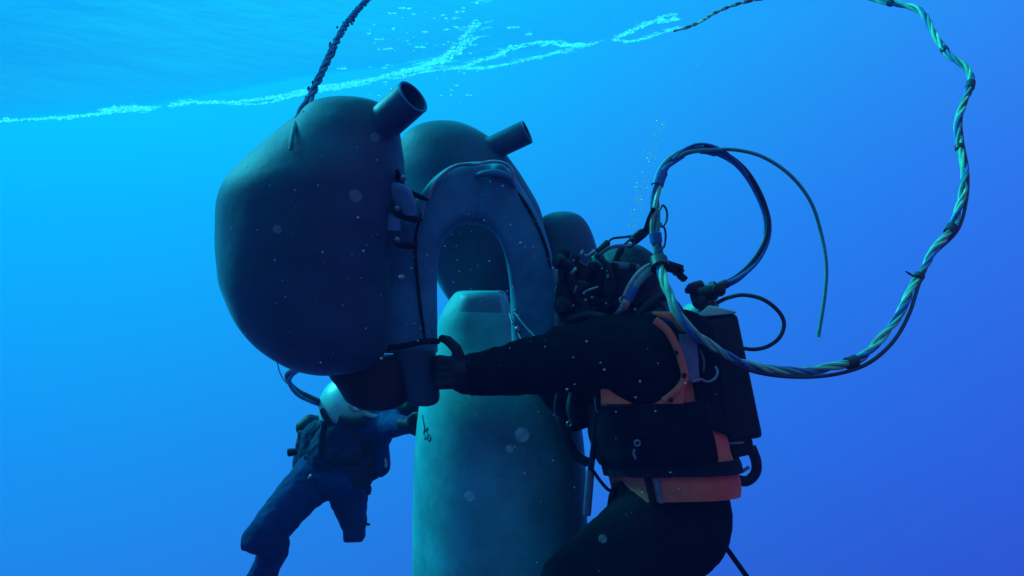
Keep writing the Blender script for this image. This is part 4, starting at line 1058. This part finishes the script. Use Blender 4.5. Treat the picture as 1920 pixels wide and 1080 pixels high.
# rising bubbles and drifting specks
mb = bpy.data.materials.new("bubble"); mb.use_nodes = True
t = mb.node_tree; t.nodes.clear()
o_ = t.nodes.new("ShaderNodeOutputMaterial"); tr = t.nodes.new("ShaderNodeBsdfTransparent"); df = t.nodes.new("ShaderNodeBsdfTranslucent"); gg = t.nodes.new("ShaderNodeBsdfGlossy"); gg.inputs["Roughness"].default_value = .05; m1 = t.nodes.new("ShaderNodeMixShader"); m2 = t.nodes.new("ShaderNodeMixShader")
m1.inputs[0].default_value = .75; m2.inputs[0].default_value = .1
t.links.new(tr.outputs[0], m1.inputs[1]); t.links.new(df.outputs[0], m1.inputs[2]); t.links.new(m1.outputs[0], m2.inputs[1]); t.links.new(gg.outputs[0], m2.inputs[2]); t.links.new(m2.outputs[0], o_.inputs[0])
bm = bmesh.new()
def bub(x, y, d, r): sphere(bm, P(x, y, d), r, (1, 1, .75), sub=1)
for i in range(110):
    u = random.random()
    x = 1184 + 60 * u ** 1.3 + random.gauss(0, 7); y = 425 - 200 * u + random.gauss(0, 8)
    bub(x, y, random.uniform(2.9, 3.2), random.uniform(.002, .005))
for i in range(90): bub(random.uniform(700, 890), random.uniform(20, 215), random.uniform(3.2, 4.2), random.uniform(.0015, .0055))
for i in range(50): bub(random.gauss(1270, 50), random.uniform(60, 240), random.uniform(3.1, 3.8), random.uniform(.0012, .003))
for x, y in ((1183, 394), (1181, 428), (1180, 422), (1182, 401)): bub(x, y, 2.9, .0055)
bu = obj("bubbles", bm, mb, angle=180); bu["kind"] = "stuff"; bu["label"] = "tiny air bubbles rising through the water"
snow = bpy.data.materials.new("marine_snow"); snow.use_nodes = True
t = snow.node_tree; t.nodes.clear()
o_ = t.nodes.new("ShaderNodeOutputMaterial"); tr = t.nodes.new("ShaderNodeBsdfTransparent"); df = t.nodes.new("ShaderNodeBsdfDiffuse"); df.inputs[0].default_value = (.6, .5, .5, 1); m1 = t.nodes.new("ShaderNodeMixShader"); m1.inputs[0].default_value = .6
t.links.new(tr.outputs[0], m1.inputs[1]); t.links.new(df.outputs[0], m1.inputs[2]); t.links.new(m1.outputs[0], o_.inputs[0])
bm = bmesh.new()
for i in range(170):
    d = random.uniform(1.3, 2.3); x, y = random.choice(((random.uniform(430, 740), random.uniform(260, 680)), (random.uniform(790, 1420), random.uniform(620, 1075)), (random.uniform(760, 1040), random.uniform(300, 640))))
    sphere(bm, P(x, y, d), d * random.uniform(.0003, .0008) * random.choice((1, 1, 1, 1.6)), (random.uniform(.8, 1.5), 1, 1), sub=1)
for x, y, r in ((605, 473, 2.6), (660, 476, 1.6), (515, 488, 1.8), (715, 672, 3), (601, 680, 2), (976, 455, 3), (985, 463, 1.6), (1000, 463, 1.6), (750, 519, 3), (1100, 640, 3), (1126, 680, 2.6), (1133, 693, 2.8), (1192, 745, 2.5), (1200, 715, 3), (956, 653, 2.4), (1022, 650, 2.2), (1075, 670, 2.4), (1063, 730, 3.4), (1155, 772, 2.6), (1229, 771, 3), (1038, 778, 2), (965, 838, 2)):
    d = 2.1; sphere(bm, P(x, y, d), R(r * .75, d), (random.uniform(.8, 1.3), 1, random.uniform(.7, 1.1)), sub=2)
sp = obj("drifting_particles", bm, snow, angle=180); sp["kind"] = "stuff"; sp["label"] = "pale specks drifting in the water"
